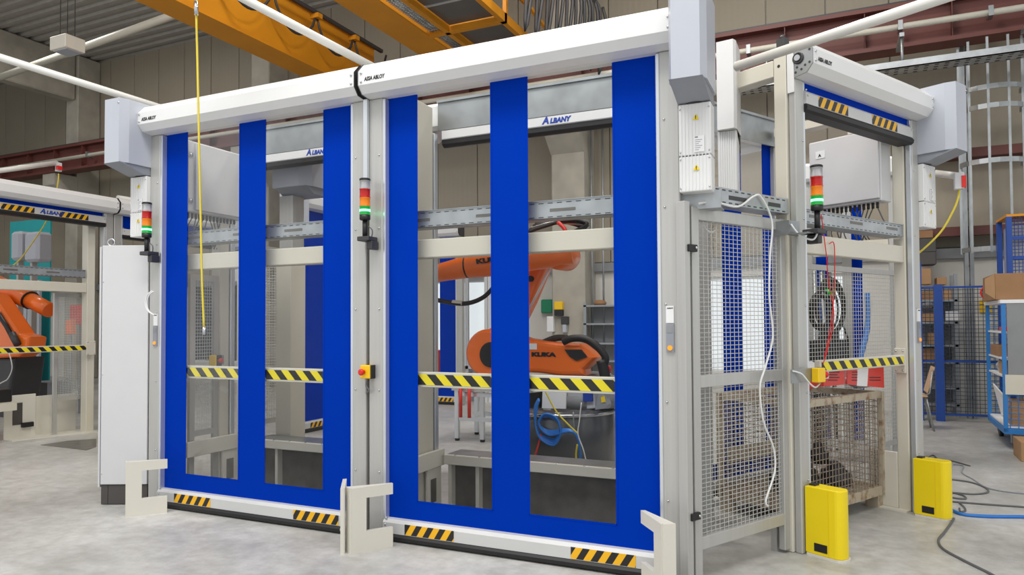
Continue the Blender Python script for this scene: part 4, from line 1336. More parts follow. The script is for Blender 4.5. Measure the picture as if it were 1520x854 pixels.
# mesh crate in the loading station
t = thing('mesh_crate', 'rusty steel mesh crate with castings standing in the loading station', 'crate', (0.95, 0.7, 0))
xa, xb, ya, yb, zt = 0.36, 1.47, 0.235, 0.98, 0.90
for x in (xa, xb - 0.04):
    for y in (ya, yb - 0.04):
        MB().box(x, x + 0.04, y, y + 0.04, 0.1, zt).build('post', 'rust', t)
for y in (ya, yb - 0.05):
    MB().box(xa + 0.05, xb - 0.05, y + 0.004, y + 0.046, zt - 0.05, zt).build('top_rail', 'rust', t)
    MB().box(xa + 0.05, xb - 0.05, y + 0.004, y + 0.046, 0.1, 0.17).build('bottom_rail', 'rust', t)
for x in (xa, xb - 0.05):
    MB().box(x + 0.004, x + 0.046, ya + 0.05, yb - 0.05, zt - 0.05, zt).build('top_rail', 'rust', t)
    MB().box(x + 0.004, x + 0.046, ya + 0.05, yb - 0.05, 0.1, 0.17).build('bottom_rail', 'rust', t)
    for y in (ya + 0.02, yb - 0.12):
        MB().box(x - 0.04 if x > 1 else x, x + 0.05 if x > 1 else x + 0.09, y, y + 0.1, 0, 0.1).build('foot', 'rust', t)
MB().box(xa + 0.02, xb - 0.02, ya + 0.02, yb - 0.02, 0.12, 0.14).build('floor', 'rust', t)
for p, u, nn in (((xa + 0.05, ya + 0.02, 0.17), (xb - xa - 0.1, 0, 0), 24), ((xa + 0.05, yb - 0.03, 0.17), (xb - xa - 0.1, 0, 0), 24), ((xa + 0.02, ya + 0.05, 0.17), (0, yb - ya - 0.1, 0), 16), ((xb - 0.03, ya + 0.05, 0.17), (0, yb - ya - 0.1, 0), 16)):
    MB().grid(p, u, (0, 0, zt - 0.22), nn, 15, 0.0032).build('wire_mesh', 'rustw', t, kind='stuff')
MB().box(xa + 0.07, xb - 0.07, yb - 0.06, yb - 0.05, 0.36, 0.48).build('back_sheet', 'rust', t)
for k, (x, y, z, r_) in enumerate(((0.62, 0.45, 0.24, 0.11), (0.86, 0.5, 0.23, 0.10), (1.08, 0.42, 0.25, 0.11), (1.28, 0.55, 0.23, 0.1), (0.75, 0.68, 0.24, 0.1), (1.02, 0.72, 0.24, 0.1), (0.7, 0.47, 0.40, 0.07), (1.0, 0.52, 0.41, 0.08))):
    c = MB().lathe([(r_ * 0.5, -0.06), (r_, -0.05), (r_, 0.03), (r_ * 0.55, 0.04), (r_ * 0.5, 0.09), (r_ * 0.3, 0.1)], (x, y, z + 0.0), 'z', 16)
    c.build('metal_casting', 'black' if k % 2 else 'dark', label=('dark round metal castings heaped inside the rusty mesh crate'), cat='casting', group='castings in the mesh crate', base=(x, y, z))
# red document sleeves hung on the crate
use(WF)
NF = (0.87669, -0.48105, 0)


def facet_slab(pts, off, th):
    return MB().slab([on_facet(u, v, off) for u, v in pts], th, 0, NF)


for nm, q, paper in (('left', [(1222, 547), (1254, 545), (1254, 571), (1222, 574)], [(1222, 547), (1230, 547), (1230, 562), (1222, 563)]),
                     ('right', [(1257, 544), (1311, 542), (1312, 576), (1257, 571)], [(1273, 545), (1289, 544), (1287, 574), (1272, 573)])):
    d_ = thing('document_sleeve', 'red document sleeve at the %s on the crate rim under the barrier bar' % nm, 'document', on_facet(*q[3], 0.20))
    facet_slab(q, 0.20, 0.006).build('sleeve', 'redp', d_)
    facet_slab(paper, 0.195, 0.003).build('white_paper', 'label', d_)
    l = MB()
    for k in range(4):
        u, v = q[0][0] + 8, 552 + 4 * k
        l.slab([on_facet(a_, b_, 0.195) for a_, b_ in ((u, v), (u + (9 if nm == 'right' else 16 - 3 * (k % 2)), v), (u + (9 if nm == 'right' else 16 - 3 * (k % 2)), v + 1.2), (u, v + 1.2))], 0.002, 0, NF)
        if nm == 'right' and k > 1:
            l.slab([on_facet(a_, b_, 0.195) for a_, b_ in ((1291, v), (1307, v), (1307, v + 1.2), (1291, v + 1.2))], 0.002, 0, NF)
    l.build('printed_lines', 'ink', d_, kind='stuff')
use(CD)
o = MB().slab([(0.45, 0.3, 0.98), (0.8, 0.3, 1.0), (0.8, 0.55, 1.08), (0.45, 0.55, 1.06)], 0.05, 0.015, (0, -0.3, 1))
o.build('red_folder', 'redp', label='red folder lying flat on top of the crate at the left', cat='folder', base=(0.6, 0.4, 0.95))
o = MB().slab([(0.62, 0.28, 1.06), (0.82, 0.3, 1.06), (0.8, 0.45, 1.14), (0.64, 0.43, 1.14)], 0.03, 0.012, (0, -0.3, 1))
o.build('crumpled_paper', 'label', label='crumpled white paper on the red folder', cat='paper', base=(0.7, 0.35, 1.06))
MB().slab([(1.16, 0.28, 0.95), (1.42, 0.3, 0.95), (1.4, 0.7, 1.1), (1.2, 0.7, 1.1)], 0.05, 0.02, (0, -0.3, 1)).build('crumpled_foil', 'zinc', label='crumpled grey foil on the crate behind the right red sleeve', cat='foil', base=(1.3, 0.5, 0.9))

# things behind the mesh of the loading station
t = thing('cable_coil', 'big black cable coil hanging behind the mesh of the loading station', 'cable', (2.55, 1.32, 1.6))
for k in range(7):
    r_ = 0.27 - 0.02 * k
    MB().tube([(2.62 + 0.02 * k * math.sin(k) + r_ * math.cos(a), 1.30 + 0.015 * k, 1.60 + r_ * 1.05 * math.sin(a) - 0.01 * k) for a in [j * PI / 14 for j in range(28)]], 0.013, 6, closed=True).build('coil', 'black', t)
MB().tube(arc([(2.45, 1.3, 1.4), (2.38, 1.3, 1.2), (2.5, 1.3, 1.05), (2.8, 1.3, 1.05), (2.95, 1.3, 1.2), (2.85, 1.3, 1.4)], 6), 0.011, 6).build('loose_loop', 'black', t)
t = thing('black_console', 'black machine console on a stand behind the mesh and cable coil', 'console', (2.9, 1.6, 0))
MB().box(2.55, 3.25, 1.45, 1.75, 0.95, 1.25, 0.01).build('housing', 'black', t)
MB().box(2.85, 2.95, 1.55, 1.65, 0, 0.95).build('stand', 'dark', t)
MB().box(2.95, 3.05, 1.45, 1.6, 1.25, 1.36).build('keypad', 'dark', t)
t = thing('small_signal_lamp', 'small red and green signal lamp behind the mesh of the loading station', 'signal light', (3.15, 1.5, 1.3))
MB().cyl((3.15, 1.6, 1.25), (3.15, 1.6, 1.68), 0.015, 8).build('stem', 'black', t)
for z, m, n_ in ((1.68, 'black', 'base'), (1.72, 'lgreen', 'green_lens'), (1.80, 'lred', 'red_lens'), (1.88, 'black', 'cap')):
    MB().cyl((3.15, 1.6, z), (3.15, 1.6, z + (0.078 if z < 1.85 and z > 1.7 else 0.04)), 0.055, 16).build(n_, m, t)
for k, x in enumerate((3.2, 3.35, 3.5)):
    MB().cyl((x, 1.75, 0), (x - 0.1, 1.75, 2.0), 0.025, 8).build('steel_tube', 'zinc', label='%s bright steel tube leaning behind the right end of the mesh' % ('leftmost', 'middle', 'rightmost')[k], cat='tube', group='steel tubes behind the mesh', base=(x, 1.75, 0))
MB().tube(arc([(3.45, 1.35, 1.75), (3.44, 1.35, 1.4), (3.3, 1.35, 1.1), (3.2, 1.35, 0.9)], 5), 0.03, 8).build('blue_hose', 'hose', label='blue hose hanging behind the right end of the mesh', cat='hose', base=(3.3, 1.35, 0.9))
use(WF)
t = thing('roll_door', 'blue strip door with clear panes behind the loading station mesh', 'roll door', (1.2, 9.0, 0))
pa_, pb_ = at(1207, 500, 8.6), at(1320, 500, 8.6)
for i, (u0, u1, m) in enumerate(((1196, 1208, 'alu'), (1213, 1231, 'blue'), (1252, 1266, 'alu'), (1266, 1282, 'blue'), (1322, 1334, 'alu'))):
    a, b = at(u0, 500, 8.6).x, at(u1, 500, 8.6).x
    if m == 'blue':
        MB().box(a, b, 8.6, 8.604, 0.15, 3.0).build('curtain_strip', m, t)
    else:
        MB().box(a, b, 8.55, 8.65, 0, 3.0).build('post', m, t)
a, b = at(1196, 500, 8.6).x, at(1334, 500, 8.6).x
MB().box(a, b, 8.45, 8.75, 3.0, 3.2, 0.03).build('header_cover', 'white', t)
MB().box(a + 0.1, b - 0.1, 8.59, 8.63, 0.05, 0.15).build('bottom_bar', 'white', t)
MB().box(at(1231, 500, 8.6).x, at(1252, 500, 8.6).x, 8.601, 8.603, 0.15, 3.0).build('window_pane', 'clear', t)
MB().box(a + 0.1, b - 0.1, 8.3, 8.4, 2.15, 2.3).build('cross_beam', 'cream', t)
for pts, lab in (([(1219, 318), (1223, 350), (1227, 382), (1230, 420), (1238, 470), (1228, 520), (1222, 540)], 'thin red cable hanging from the tray of the right signal tower'),
                 ([(1231, 362), (1238, 362), (1239, 400), (1237, 450), (1232, 490), (1224, 530)], 'second thin red cable hanging beside the first in the loading station')):
    MB().tube(arc([on_facet(u, v, 0.045) for u, v in pts], 5), 0.0035, 5).build('red_cable', 'red', label=lab, cat='cable', base=on_facet(*pts[-1], 0.045))

# ------------------------------------------------------------------ robot
def px(pts, y):
    return [at(u, v, y) for u, v in pts]


YR = 6.3
t = thing('industrial_robot', 'orange jointed industrial robot with lettered arm inside the cell', 'robot', (-2.38, YR, 0))
# drum pedestal
MB().lathe([(0.53, 0.0), (0.53, 0.64), (0.51, 0.665), (0.46, 0.675)], (-2.40, YR + 0.0, 0), 'z', 40).build('pedestal_drum', 'drum', t)
MB().lathe([(0.545, 0.62), (0.548, 0.635), (0.545, 0.65)], (-2.40, YR, 0), 'z', 40).build('rim', 'steel', t)
MB().lathe([(0.34, 0.675), (0.34, 0.78), (0.26, 0.82), (0.26, 0.95), (0.2, 0.98)], (-2.15, YR + 0.05, 0), 'z', 24).build('turntable', 'grey', t)
# lower arm from the shoulder at the right to the round joint at the left
arm = [(735, 486), (760, 494), (790, 503), (835, 509), (866, 510), (892, 530), (873, 548), (874, 557), (842, 558), (806, 553), (770, 552), (735, 552), (722, 546), (713, 530), (712, 515), (714, 505), (720, 496)]
a_ = MB().slab(px(arm, YR - 0.16), 0.24, 0.045).build('lower_arm', 'orange', t)
MB().slab(px([(838, 519), (863, 519), (872, 530), (856, 536), (846, 530)], YR - 0.285), 0.02, 0.004).build('arm_opening', 'black', a_)
c = at(733, 524, YR - 0.16)
MB().lathe([(0.20, -0.17), (0.23, -0.13), (0.23, 0.13), (0.2, 0.17)], (c.x, YR - 0.16, c.z), 'y', 28).build('round_joint', 'orange', t)
MB().lathe([(0.12, -0.185), (0.12, -0.165)], (c.x + 0.06, YR - 0.16, c.z - 0.01), 'y', 24).build('joint_opening', 'black', t)
text('KUKA', 0.05, at(789, 529, YR - 0.283), t, 'ink', xs=1.75, bold=0.004)
MB().slab(px([(786, 510), (797, 510), (797, 519), (786, 519)], YR - 0.283), 0.004).build('rating_label', 'label', t)
# link arm up to the forearm
MB().slab(px([(740, 500), (752, 460), (775, 395), (800, 372), (850, 372), (848, 384), (820, 386), (793, 450), (770, 496)], YR + 0.12), 0.22, 0.04).build('link_arm', 'orange', t)
MB().tube([at(823, 383, YR - 0.02), at(806, 420, YR - 0.02), at(787, 456, YR - 0.02)], 0.012, 6).build('cable_guide', 'wirew', t)
c = at(788, 414, YR)
MB().lathe([(0.03, -0.01), (0.03, 0.01)], (c.x, YR - 0.0, c.z), 'y', 14).build('axis_cap', 'black', t)
# forearm
fa = [(650, 396), (672, 386), (692, 380), (735, 375), (790, 373), (846, 371), (848, 381), (800, 387), (765, 404), (735, 407), (692, 410), (652, 416)]
pA, pB, pC, pD = at(640, 408, YR - 0.3), at(694, 396, YR - 0.28), at(735, 391, YR - 0.25), at(850, 377, YR - 0.1)
MB().tube([pA, pA.lerp(pB, 0.5), pB, pC, pD], [0.085, 0.095, 0.11, 0.125, 0.10], 20).build('forearm', 'orange', t)
MB().tube([pB - (pC - pB).normalized() * 0.008, pB + (pC - pB).normalized() * 0.008], 0.1105, 20).build('joint_ring', 'black', t)
e = (pC - pB).normalized()
u_ = Vector((0, -0.25, 1)); u_ = (u_ - e * u_.dot(e)).normalized()
text('KUKA', 0.06, pB + e * 0.16 + Vector((0, -0.135, 0.0)), t, 'ink', xs=1.7, bold=0.004, along=tuple(e), up=tuple(u_), out=tuple(e.cross(u_)))
MB().lathe([(0.12, -0.15), (0.14, -0.12), (0.14, 0.12), (0.12, 0.15)], tuple(at(835, 380, YR)), 'y', 24).build('elbow_joint', 'orange', t)
# hoses
MB().tube(arc(px([(640, 443), (660, 448), (690, 451), (715, 443), (732, 427), (745, 405)], YR - 0.3), 5), 0.022, 8).build('hose', 'black', t)
MB().tube(px([(672, 449), (687, 450.5)], YR - 0.3), 0.024, 8).build('hose_sleeve', 'cream', t)
MB().tube(arc(px([(836, 508), (848, 503), (866, 503), (882, 511), (895, 524), (899, 534), (893, 548)], YR - 0.3), 5), 0.034, 10).build('hose', 'black', t)
MB().tube(arc(px([(806, 509), (825, 502), (842, 502)], YR - 0.12), 4), 0.03, 8).build('hose', 'dark', t)
MB().tube(arc(px([(893, 535), (898, 560), (897, 580)], YR - 0.3), 4), 0.05, 8).build('hose', 'black', t)
for k in range(5):
    MB().tube(arc(px([(783 + 3 * k, 345 - 3 * k), (812 + 4 * k, 335 - 2 * k), (845 + 5 * k, 326 + 3 * k), (872, 332 + 3 * k), (850 - 2 * k, 345 + 2 * k)], YR - 0.1 + 0.03 * k), 4), 0.018, 6).build('hose', 'steel' if k == 2 else 'black', t)
MB().tube(arc(px([(828, 330), (838, 340), (840, 352), (845, 370)], YR - 0.15), 4), 0.02, 6).build('hose', 'redp', t)
# equipment in front of the drum
MB().slab(px([(806, 578), (841, 580), (840, 607), (805, 606)], YR - 0.5), 0.02).build('valve_panel', 'label', label='white valve panel before the dark drum of the robot', cat='panel', base=at(820, 606, YR - 0.5))
t = thing('gripper_station', 'grey metal fixture with yellow label beside the robot drum', 'fixture', at(880, 605, YR - 0.3))
MB().slab(px([(886, 608), (891, 580), (897, 578), (905, 600), (904, 606)], YR - 0.3), 0.12, 0.008).build('shoe', 'silverd', t)
MB().slab(px([(892, 590), (897, 588), (899, 597), (893, 598)], YR - 0.365), 0.006).build('label_plate', 'tri', t)
MB().slab(px([(845, 580), (885, 580), (888, 605), (852, 610)], YR - 0.2), 0.14, 0.01).build('block', 'silver', t)
MB().slab(px([(866, 584), (880, 584), (880, 596), (866, 596)], YR - 0.28), 0.03).build('socket', 'inkb', t)
MB().slab(px([(783, 584), (803, 582), (803, 606), (785, 608)], YR - 0.3), 0.1).build('machine_part', 'black', label='black machine part behind the white valve panel', cat='machine part', base=at(795, 606, YR - 0.3))
t = thing('air_hose_bundle', 'blue air hoses looped in front of the dark drum', 'hose', at(830, 660, YR - 0.62))
yh = YR - 0.6
for k in range(4):
    MB().tube(arc(px([(800, 592 + k), (794 + k, 605), (795, 628), (802, 645 + 2 * k), (822, 652 + 3 * k), (832, 640 + k), (826, 624 - k), (808, 618 - k), (800, 630), (815, 640 + 2 * k), (845, 638 + k), (858, 652), (862, 684 + k)], yh - 0.012 * k), 5), 0.010, 6).build('blue_hose', 'hose', t)
MB().tube(arc(px([(808, 578), (825, 610), (845, 632), (858, 644)], yh - 0.06), 5), 0.007, 6).build('yellow_hose', 'yhose', t)
MB().tube(arc(px([(857, 660), (855, 675), (856, 690)], yh - 0.06), 4), 0.008, 6).build('yellow_hose', 'yhose', t)
MB().tube(arc(px([(863, 598), (860, 625), (858, 645), (866, 668), (871, 690)], yh - 0.07), 4), 0.005, 6).build('white_cable', 'wirew', t)
MB().tube(arc(px([(851, 612), (852, 640)], yh - 0.03), 4), 0.006, 6).build('chain', 'zinc', t)
MB().tube(arc(px([(803, 645), (798, 665), (793, 680)], yh - 0.02), 4), 0.008, 6).build('red_hose', 'redp', t)
t = thing('marker_post', 'red and white barrier post at the right end of the robot', 'post', at(904, 600, 6.9))
for k, m in enumerate(('red', 'label', 'red', 'label', 'red')):
    p, q = at(904, 598 - 11 * k, 6.9), at(904, 598 - 11 * (k + 1), 6.9)
    MB().cyl(p, q, 0.02, 12).build('band', m, t)

# aluminium stand behind the robot
MB().cyl((at(904, 598, 6.9).x, 6.9, 0), at(904, 598, 6.9), 0.018, 10).build('pole', 'label', t)

# aluminium stand behind the robot
t = thing('aluminium_stand', 'aluminium profile stand with red rods behind the robot cell floor', 'stand', (-4.2, 7.8, 0))
for x, y in ((-4.32, 7.68), (-3.98, 7.70), (-4.32, 8.2), (-3.55, 8.25), (-3.6, 7.75)):
    MB().box(x, x + 0.05, y, y + 0.05, 0.03, 0.62).build('leg', 'alub', t)
    MB().cyl((x + 0.025, y + 0.025, 0), (x + 0.025, y + 0.025, 0.03), 0.03, 10).build('foot', 'black', t)
for z, y in ((0.30, 7.69), (0.60, 7.69), (0.30, 8.2)):
    MB().box(-4.27, -3.60, y, y + 0.05, z - 0.05, z).build('beam', 'alub', t)
MB().box(-4.35, -3.5, 7.66, 8.3, 0.62, 0.65).build('top', 'alu', t)
for x in (-4.2, -4.08):
    MB().cyl((x, 7.62, 0.30), (x, 7.62, 0.75), 0.022, 10).build('rod', 'redp', t)
MB().slab([(-4.25, 7.7, 0.65), (-4.1, 7.7, 0.65), (-4.1, 7.7, 0.85), (-4.22, 7.7, 0.82)], 0.1, 0.01).build('tool', 'black', t)
MB().box(-4.0, -3.7, 7.8, 8.1, 0.65, 0.82, 0.01).build('tool_box', 'label', t)

# things at the back wall seen through the right door
t = thing('first_aid_box', 'green first aid box on the back wall beside the concrete column', 'box', at(812, 465, 12.9))
a, b = at(804, 445, 12.9), at(821, 465, 12.9)
MB().box(a.x, b.x, 12.85, 12.98, b.z, a.z, 0.02).build('case', 'green', t)
for u0, v0, u1, v1, m, nm, lab in ((824, 448, 836, 460, 'yell', 'yellow_device', 'yellow wall device between first aid box and column'),
                                  (824, 460, 836, 469, 'black', 'black_socket', 'black socket under the yellow wall device'),
                                  (813, 470, 823, 493, 'label', 'white_box', 'white wall box under the green first aid box'),
                                  (834, 470, 844, 482, 'dark', 'dark_box', 'dark switch box on the concrete column'),
                                  (836, 482, 842, 494, 'silver', 'plug_box', 'grey plug box under the dark switch box')):
    a, b = at(u0, v0, 12.3), at(u1, v1, 12.3)
    MB().box(a.x, b.x, 12.24, 12.345, b.z, a.z, 0.01).build(nm, m, label=lab, cat='wall box', base=(a.x, 12.3, b.z))
t = thing('shelf_rack', 'grey sheet backed shelf rack behind the robot at the back wall', 'shelf', at(895, 545, 12.2))
a, b = at(866, 453, 12.2), at(930, 555, 12.2)
for x in (a.x, b.x):
    MB().box(x, x + 0.05, 12.2, 12.25, 0, a.z + 0.05).build('upright', 'shelf', t)
for v in (453, 480, 509, 535):
    z = at(890, v, 12.2).z
    MB().box(a.x, b.x, 12.2, 12.6, z - 0.03, z).build('shelf_board', 'shelf', t)
MB().box(a.x, b.x, 12.6, 12.61, 0, a.z).build('back_sheet', 'grey', t)
z = at(890, 453, 12.2).z
MB().ball((a.x + 0.25, 12.4, z + 0.04), 0.12, 10, (1, 1, 0.5)).build('cloth_bundle', 'cardd', label='brownish bundle on top of the grey rack behind the robot', cat='bundle', base=(a.x + 0.25, 12.4, z))
t = thing('glazed_frame', 'white framed glazed cabin front before the back windows', 'partition', at(705, 540, 11.6))
a, b = at(690, 411, 11.6), at(729, 555, 11.6)
for x in (a.x, (a.x * 0.25 + b.x * 0.75), b.x - 0.06):
    MB().box(x, x + 0.06, 11.6, 11.66, 0, a.z).build('post', 'white', t)
MB().box(a.x, b.x, 11.6, 11.66, a.z, a.z + 0.07).box(a.x, b.x, 11.6, 11.66, 0.6, 0.66).build('rail', 'white', t)
MB().box(a.x + 0.06, b.x - 0.06, 11.62, 11.63, 0.66, a.z).build('pane', 'glass', t)
MB().box(a.x + 0.06, b.x - 0.06, 11.62, 11.64, 0.02, 0.6).build('panel', 'silverd', t)
c = at(762, 575, 12.6)
MB().box(at(640, 500, 12.6).x, at(668, 500, 12.6).x, 12.5, 12.8, 0, 0.9, 0.01).build('red_cabinet', 'redp', label='low red cabinet under the back windows', cat='cabinet', base=(at(655, 500, 12.6).x, 12.6, 0))

# ------------------------------------------------------------------ the left: cabinet and neighbouring cell
use(Frame((-5.425, 3.835, 0), math.degrees(math.atan2(0.41761, 0.90861))))
zc = at(150, 365, 3.835).z
t = thing('control_cabinet', 'tall light grey control cabinet with charcoal plinth beside the left front door', 'cabinet', (0.2, 0.2, 0))
MB().box(0, 0.375, 0.0, 0.42, 0.005, 0.16, 0.002).build('plinth', 'plinth', t)
MB().box(0.055, 0.058, -0.0015, 0.0, 0.005, 0.158).build('joint', 'black', t)
MB().box(0.012, 0.37, 0.012, 0.42, 0.16, zc - 0.005, 0.004).build('body', 'cab', t)
MB().box(0.0, 0.376, -0.012, 0.010, 0.165, zc, 0.004).build('door', 'cab', t)
MB().box(-0.028, -0.012, 0.0, 0.4, 0.14, zc - 0.01, 0.003).build('side_panel', 'cab', t)
s = MB()
for z in (0.25, 1.05, 1.8):
    s.ball((0.012, -0.013, z), 0.004, 6)
s.build('screw', 'steel', t)
MB().tube([(0.05 + 0.028 * math.cos(a), 0.03, zc + 0.028 + 0.028 * math.sin(a)) for a in [k * PI / 8 for k in range(16)]], 0.008, 8, closed=True).build('lifting_eye', 'steel', t)
use(WF)
cp = [(222, 437), (218, 443), (217, 452), (221, 462), (226, 466)]
t = thing('cable_loop', 'white cable loop at the post beside the control cabinet', 'cable', at(220, 450, 3.88))
for k in range(2):
    MB().tube(arc([at(u + 2 * k, v + k, 3.87) for u, v in [(226, 432), (219, 438), (216, 450), (219, 461), (227, 467)]], 5), 0.006, 6).build('wire', 'wirew', t)

use(LD)
t = thing('bumper_plate', 'cream steel bumper plates at the foot of the left neighbouring cell', 'bumper', (-0.5, 0.3, 0))
MB().box(-0.72, -0.17, 0.50, 0.515, 0, 0.52, 0.004).build('back_plate', 'creamg', t)
MB().box(-1.12, -0.73, 0.47, 0.485, 0, 0.56, 0.004).build('side_plate', 'creamg', t)
MB().box(-1.02, -0.9, 0.463, 0.469, 0.18, 0.46, 0.002).build('cover_plate', 'plinth', t)
MB().box(-0.92, -0.78, 0.42, 0.463, 0.14, 0.2, 0.004).build('sensor', 'black', t)
MB().prism([(-1.12, 0.3), (-0.2, 0.12), (-0.05, 0.12), (-0.17, 0.5), (-1.12, 0.5)], 'z', 0, 0.012).build('foot_plate', 'creamg', t)
MB().box(-2.1, -1.13, 0.2, 1.6, 0.44, 0.50).box(-2.1, -1.13, 0.19, 0.21, 0.40, 0.50).build('transfer_table', 'cream', label='cream table top with dark void below in the left neighbouring cell', cat='table', base=(-1.6, 0.5, 0))
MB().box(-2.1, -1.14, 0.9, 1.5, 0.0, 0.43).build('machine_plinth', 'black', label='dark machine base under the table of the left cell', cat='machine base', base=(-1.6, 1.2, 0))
for x, z0, z1, m, nm, lab in ((-1.5, 0.5, 0.85, 'silver', 'gripper_finger', 'silver gripper plate on the table of the left cell'), (-1.38, 0.5, 0.66, 'black', 'clamp_block', 'black clamp block right of the silver gripper plate')):
    MB().box(x, x + (0.1 if m == 'silver' else 0.26), 0.3, 0.6, z0, z1, 0.01).build(nm, m, label=lab, cat='fixture', base=(x, 0.4, z0))
t = thing('yellow_post', 'yellow bollard guard half hidden behind the white control cabinet', 'guard', (-0.08, -0.05, 0))
MB().prism([(-0.15, 0), (-0.02, 0), (-0.02, -0.2), (-0.05, -0.25), (-0.12, -0.25), (-0.15, -0.2)], 'z', 0.012, 0.45).build('shell', 'yellow', t)
MB().box(-0.16, -0.01, -0.26, 0, 0, 0.012).build('foot_plate', 'creamg', t)
hung_cabinet(LD, -2.0, -1.38, 0.3, 0.6, 2.3, 2.9, 1, 'light grey switch cabinet hung high in the left neighbouring cell')
use(WF)
MB().prism([(fl(u, v).x, fl(u, v).y) for u, v in ((60, 661), (128, 669), (143, 664), (143, 652), (100, 655))], 'z', 0.0, 0.004).build('floor_hatch', 'plate', label='dark flat floor hatch before the left neighbouring cell', cat='hatch', base=fl(110, 660))
# teal panel, wall and inner motors of the left cell
a, b = at(15, 330, 9.9), at(74, 415, 9.9)
MB().box(a.x, b.x, 9.9, 9.93, 0, a.z).build('teal_board', 'teal', label='teal board far inside the left neighbouring cell', cat='board', base=(a.x, 9.9, 0))
for i in range(2):
    a, b = at(22 + 19 * i, 430, 9.6), at(40 + 19 * i, 430, 9.6)
    MB().box(a.x, b.x - 0.01, 9.6, 9.65, 0.0, at(30, 417, 9.6).z).build('white_partition', 'silver', label='%s tall grey white partition panel behind the left robot' % ('left' if i == 0 else 'right'), cat='partition', base=(a.x, 9.6, 0))
for u0, u1, v0, v1, lab in ((15, 29, 344, 386, 'silver motor cover left of the teal panel in the left cell'), (35, 55, 345, 388, 'silver motor cover right of the teal panel in the left cell')):
    a, b = at(u0, v0, 8.2), at(u1, v1, 8.2)
    m_ = thing('motor_unit', lab, 'motor', ((a.x + b.x) / 2, 8.3, b.z))
    MB().box(a.x, b.x, 8.2, 8.5, b.z, a.z, 0.05).build('motor_cover', 'silver', m_)
    MB().box(a.x + 0.04, a.x + 0.1, 8.3, 8.4, 0, b.z).build('duct', 'alu', m_)
# left robot
t = thing('industrial_robot', 'orange industrial robot cut by the left edge of the photo', 'robot', at(10, 560, 6.9))
YL = 6.9
MB().slab(px([(-60, 450), (0, 436), (10, 450), (40, 495), (57, 500), (54, 520), (40, 530), (0, 532), (-60, 530)], YL), 0.3, 0.05).build('lower_arm', 'orange', t)
p0, p1, p2 = at(-30, 412, YL + 0.3), at(45, 446, YL + 0.35), at(74, 461, YL + 0.4)
MB().tube([p0, p1], [0.17, 0.15], 20).build('forearm', 'orange', t)
MB().tube([p1, p2], [0.13, 0.12], 20).build('wrist', 'orange', t)
e = (p1 - p0).normalized()
MB().tube([p1 - e * 0.01, p1 + e * 0.012], 0.152, 20).build('joint_ring', 'black', t)
u_ = Vector((0.15, -0.5, 1)); u_ = (u_ - e * u_.dot(e)).normalized()
text('KUKA', 0.09, p0 + e * 0.42 + Vector((0.12, -0.155, 0.0)), t, 'ink', xs=1.3, bold=0.004, along=tuple(e), up=tuple(u_), out=tuple(e.cross(u_)))
MB().tube(px([(-5, 462), (10, 485), (22, 508)], YL - 0.2), 0.035, 10).build('balancer_rod', 'black', t)
MB().tube(px([(18, 495), (26, 512)], YL - 0.2), 0.05, 10).build('rod_end', 'dark', t)
MB().slab(px([(-60, 530), (45, 530), (30, 640), (-60, 640)], YL + 0.2), 0.5, 0.05).build('base', 'dark', t)
a, b = at(104, 453, 7.6), at(126, 482, 7.6)
t = thing('red_notice_board', 'red board on a stand behind the mesh of the left neighbouring cell', 'board', (a.x, 7.6, 0))
MB().box(a.x, b.x, 7.6, 7.65, b.z, a.z).build('board', 'redp', t)
MB().box((a.x + b.x) / 2 - 0.03, (a.x + b.x) / 2 + 0.03, 7.65, 7.7, 0, a.z).build('stand', 'grey', t)
c = at(105, 497, 7.3)
t = thing('orange_tool', 'small orange tool on a post below the red board in the left cell', 'tool', (c.x, 7.3, 0))
MB().slab(px([(101, 476), (108, 474), (110, 496), (101, 497)], 7.3), 0.1, 0.02).build('tool_body', 'orange', t)
MB().cyl((c.x, 7.3, 0), (c.x, 7.3, c.z), 0.02, 10).build('post', 'grey', t)
a, b = at(43, 567, 7.7), at(70, 591, 7.7)
MB().box(a.x, b.x, 7.7, 8.1, 0, a.z).build('blue_grey_box', 'silverd', label='blue grey box behind the table of the left cell', cat='box', base=(a.x, 7.8, b.z))
MB().tube(arc(px([(-14, 577), (3, 568), (12, 562), (18, 545), (13, 522)], 6.2), 5), 0.008, 6).build('white_cable', 'wirew', label='white cable arching up to the left barrier bar', cat='cable', base=at(3, 568, 6.2))

# ------------------------------------------------------------------ jib tubes and hanging air hoses
def jib(p, q, r_, lab):
    t = thing('jib_tube', lab, 'tube', p)
    MB().tube([p, q], r_, 14).build('tube', 'pipe', t)
    return t


pA_, pB_ = at(-40, 72.5, 3.3), at(238, 160, 4.3)
jib(pB_ + (pA_ - pB_) * 1.25, pB_, 0.03, 'white jib tube reaching from the left front door to the upper left')
pA_, pB_ = at(345, -11, 3.5), at(556, 101, 4.25)
jib(pB_ + (pA_ - pB_) * 1.35, pB_, 0.03, 'white jib tube rising from the joint of the two front headers')
pA_, pB_ = on_facet(1092, 99, 0.25), on_facet(1420, -10, -1.0)
t = jib(pA_, pA_ + (pB_ - pA_) * 1.35, 0.03, 'white jib tube resting on the corner post above the loading door')
t = jib(at(-30, 162.5 + 95, 5.0), at(84, 242, 6.1), 0.032, 'white jib tube with hose bracket over the left neighbouring cell')
c = at(87, 244, 6.1)
MB().box(c.x - 0.03, c.x + 0.03, 6.07, 6.13, c.z - 0.10, c.z + 0.02, 0.004).build('end_bracket', 'cab', t)
MB().box(c.x + 0.0, c.x + 0.05, 6.06, 6.12, c.z - 0.08, c.z - 0.03).build('red_clip', 'red', t)
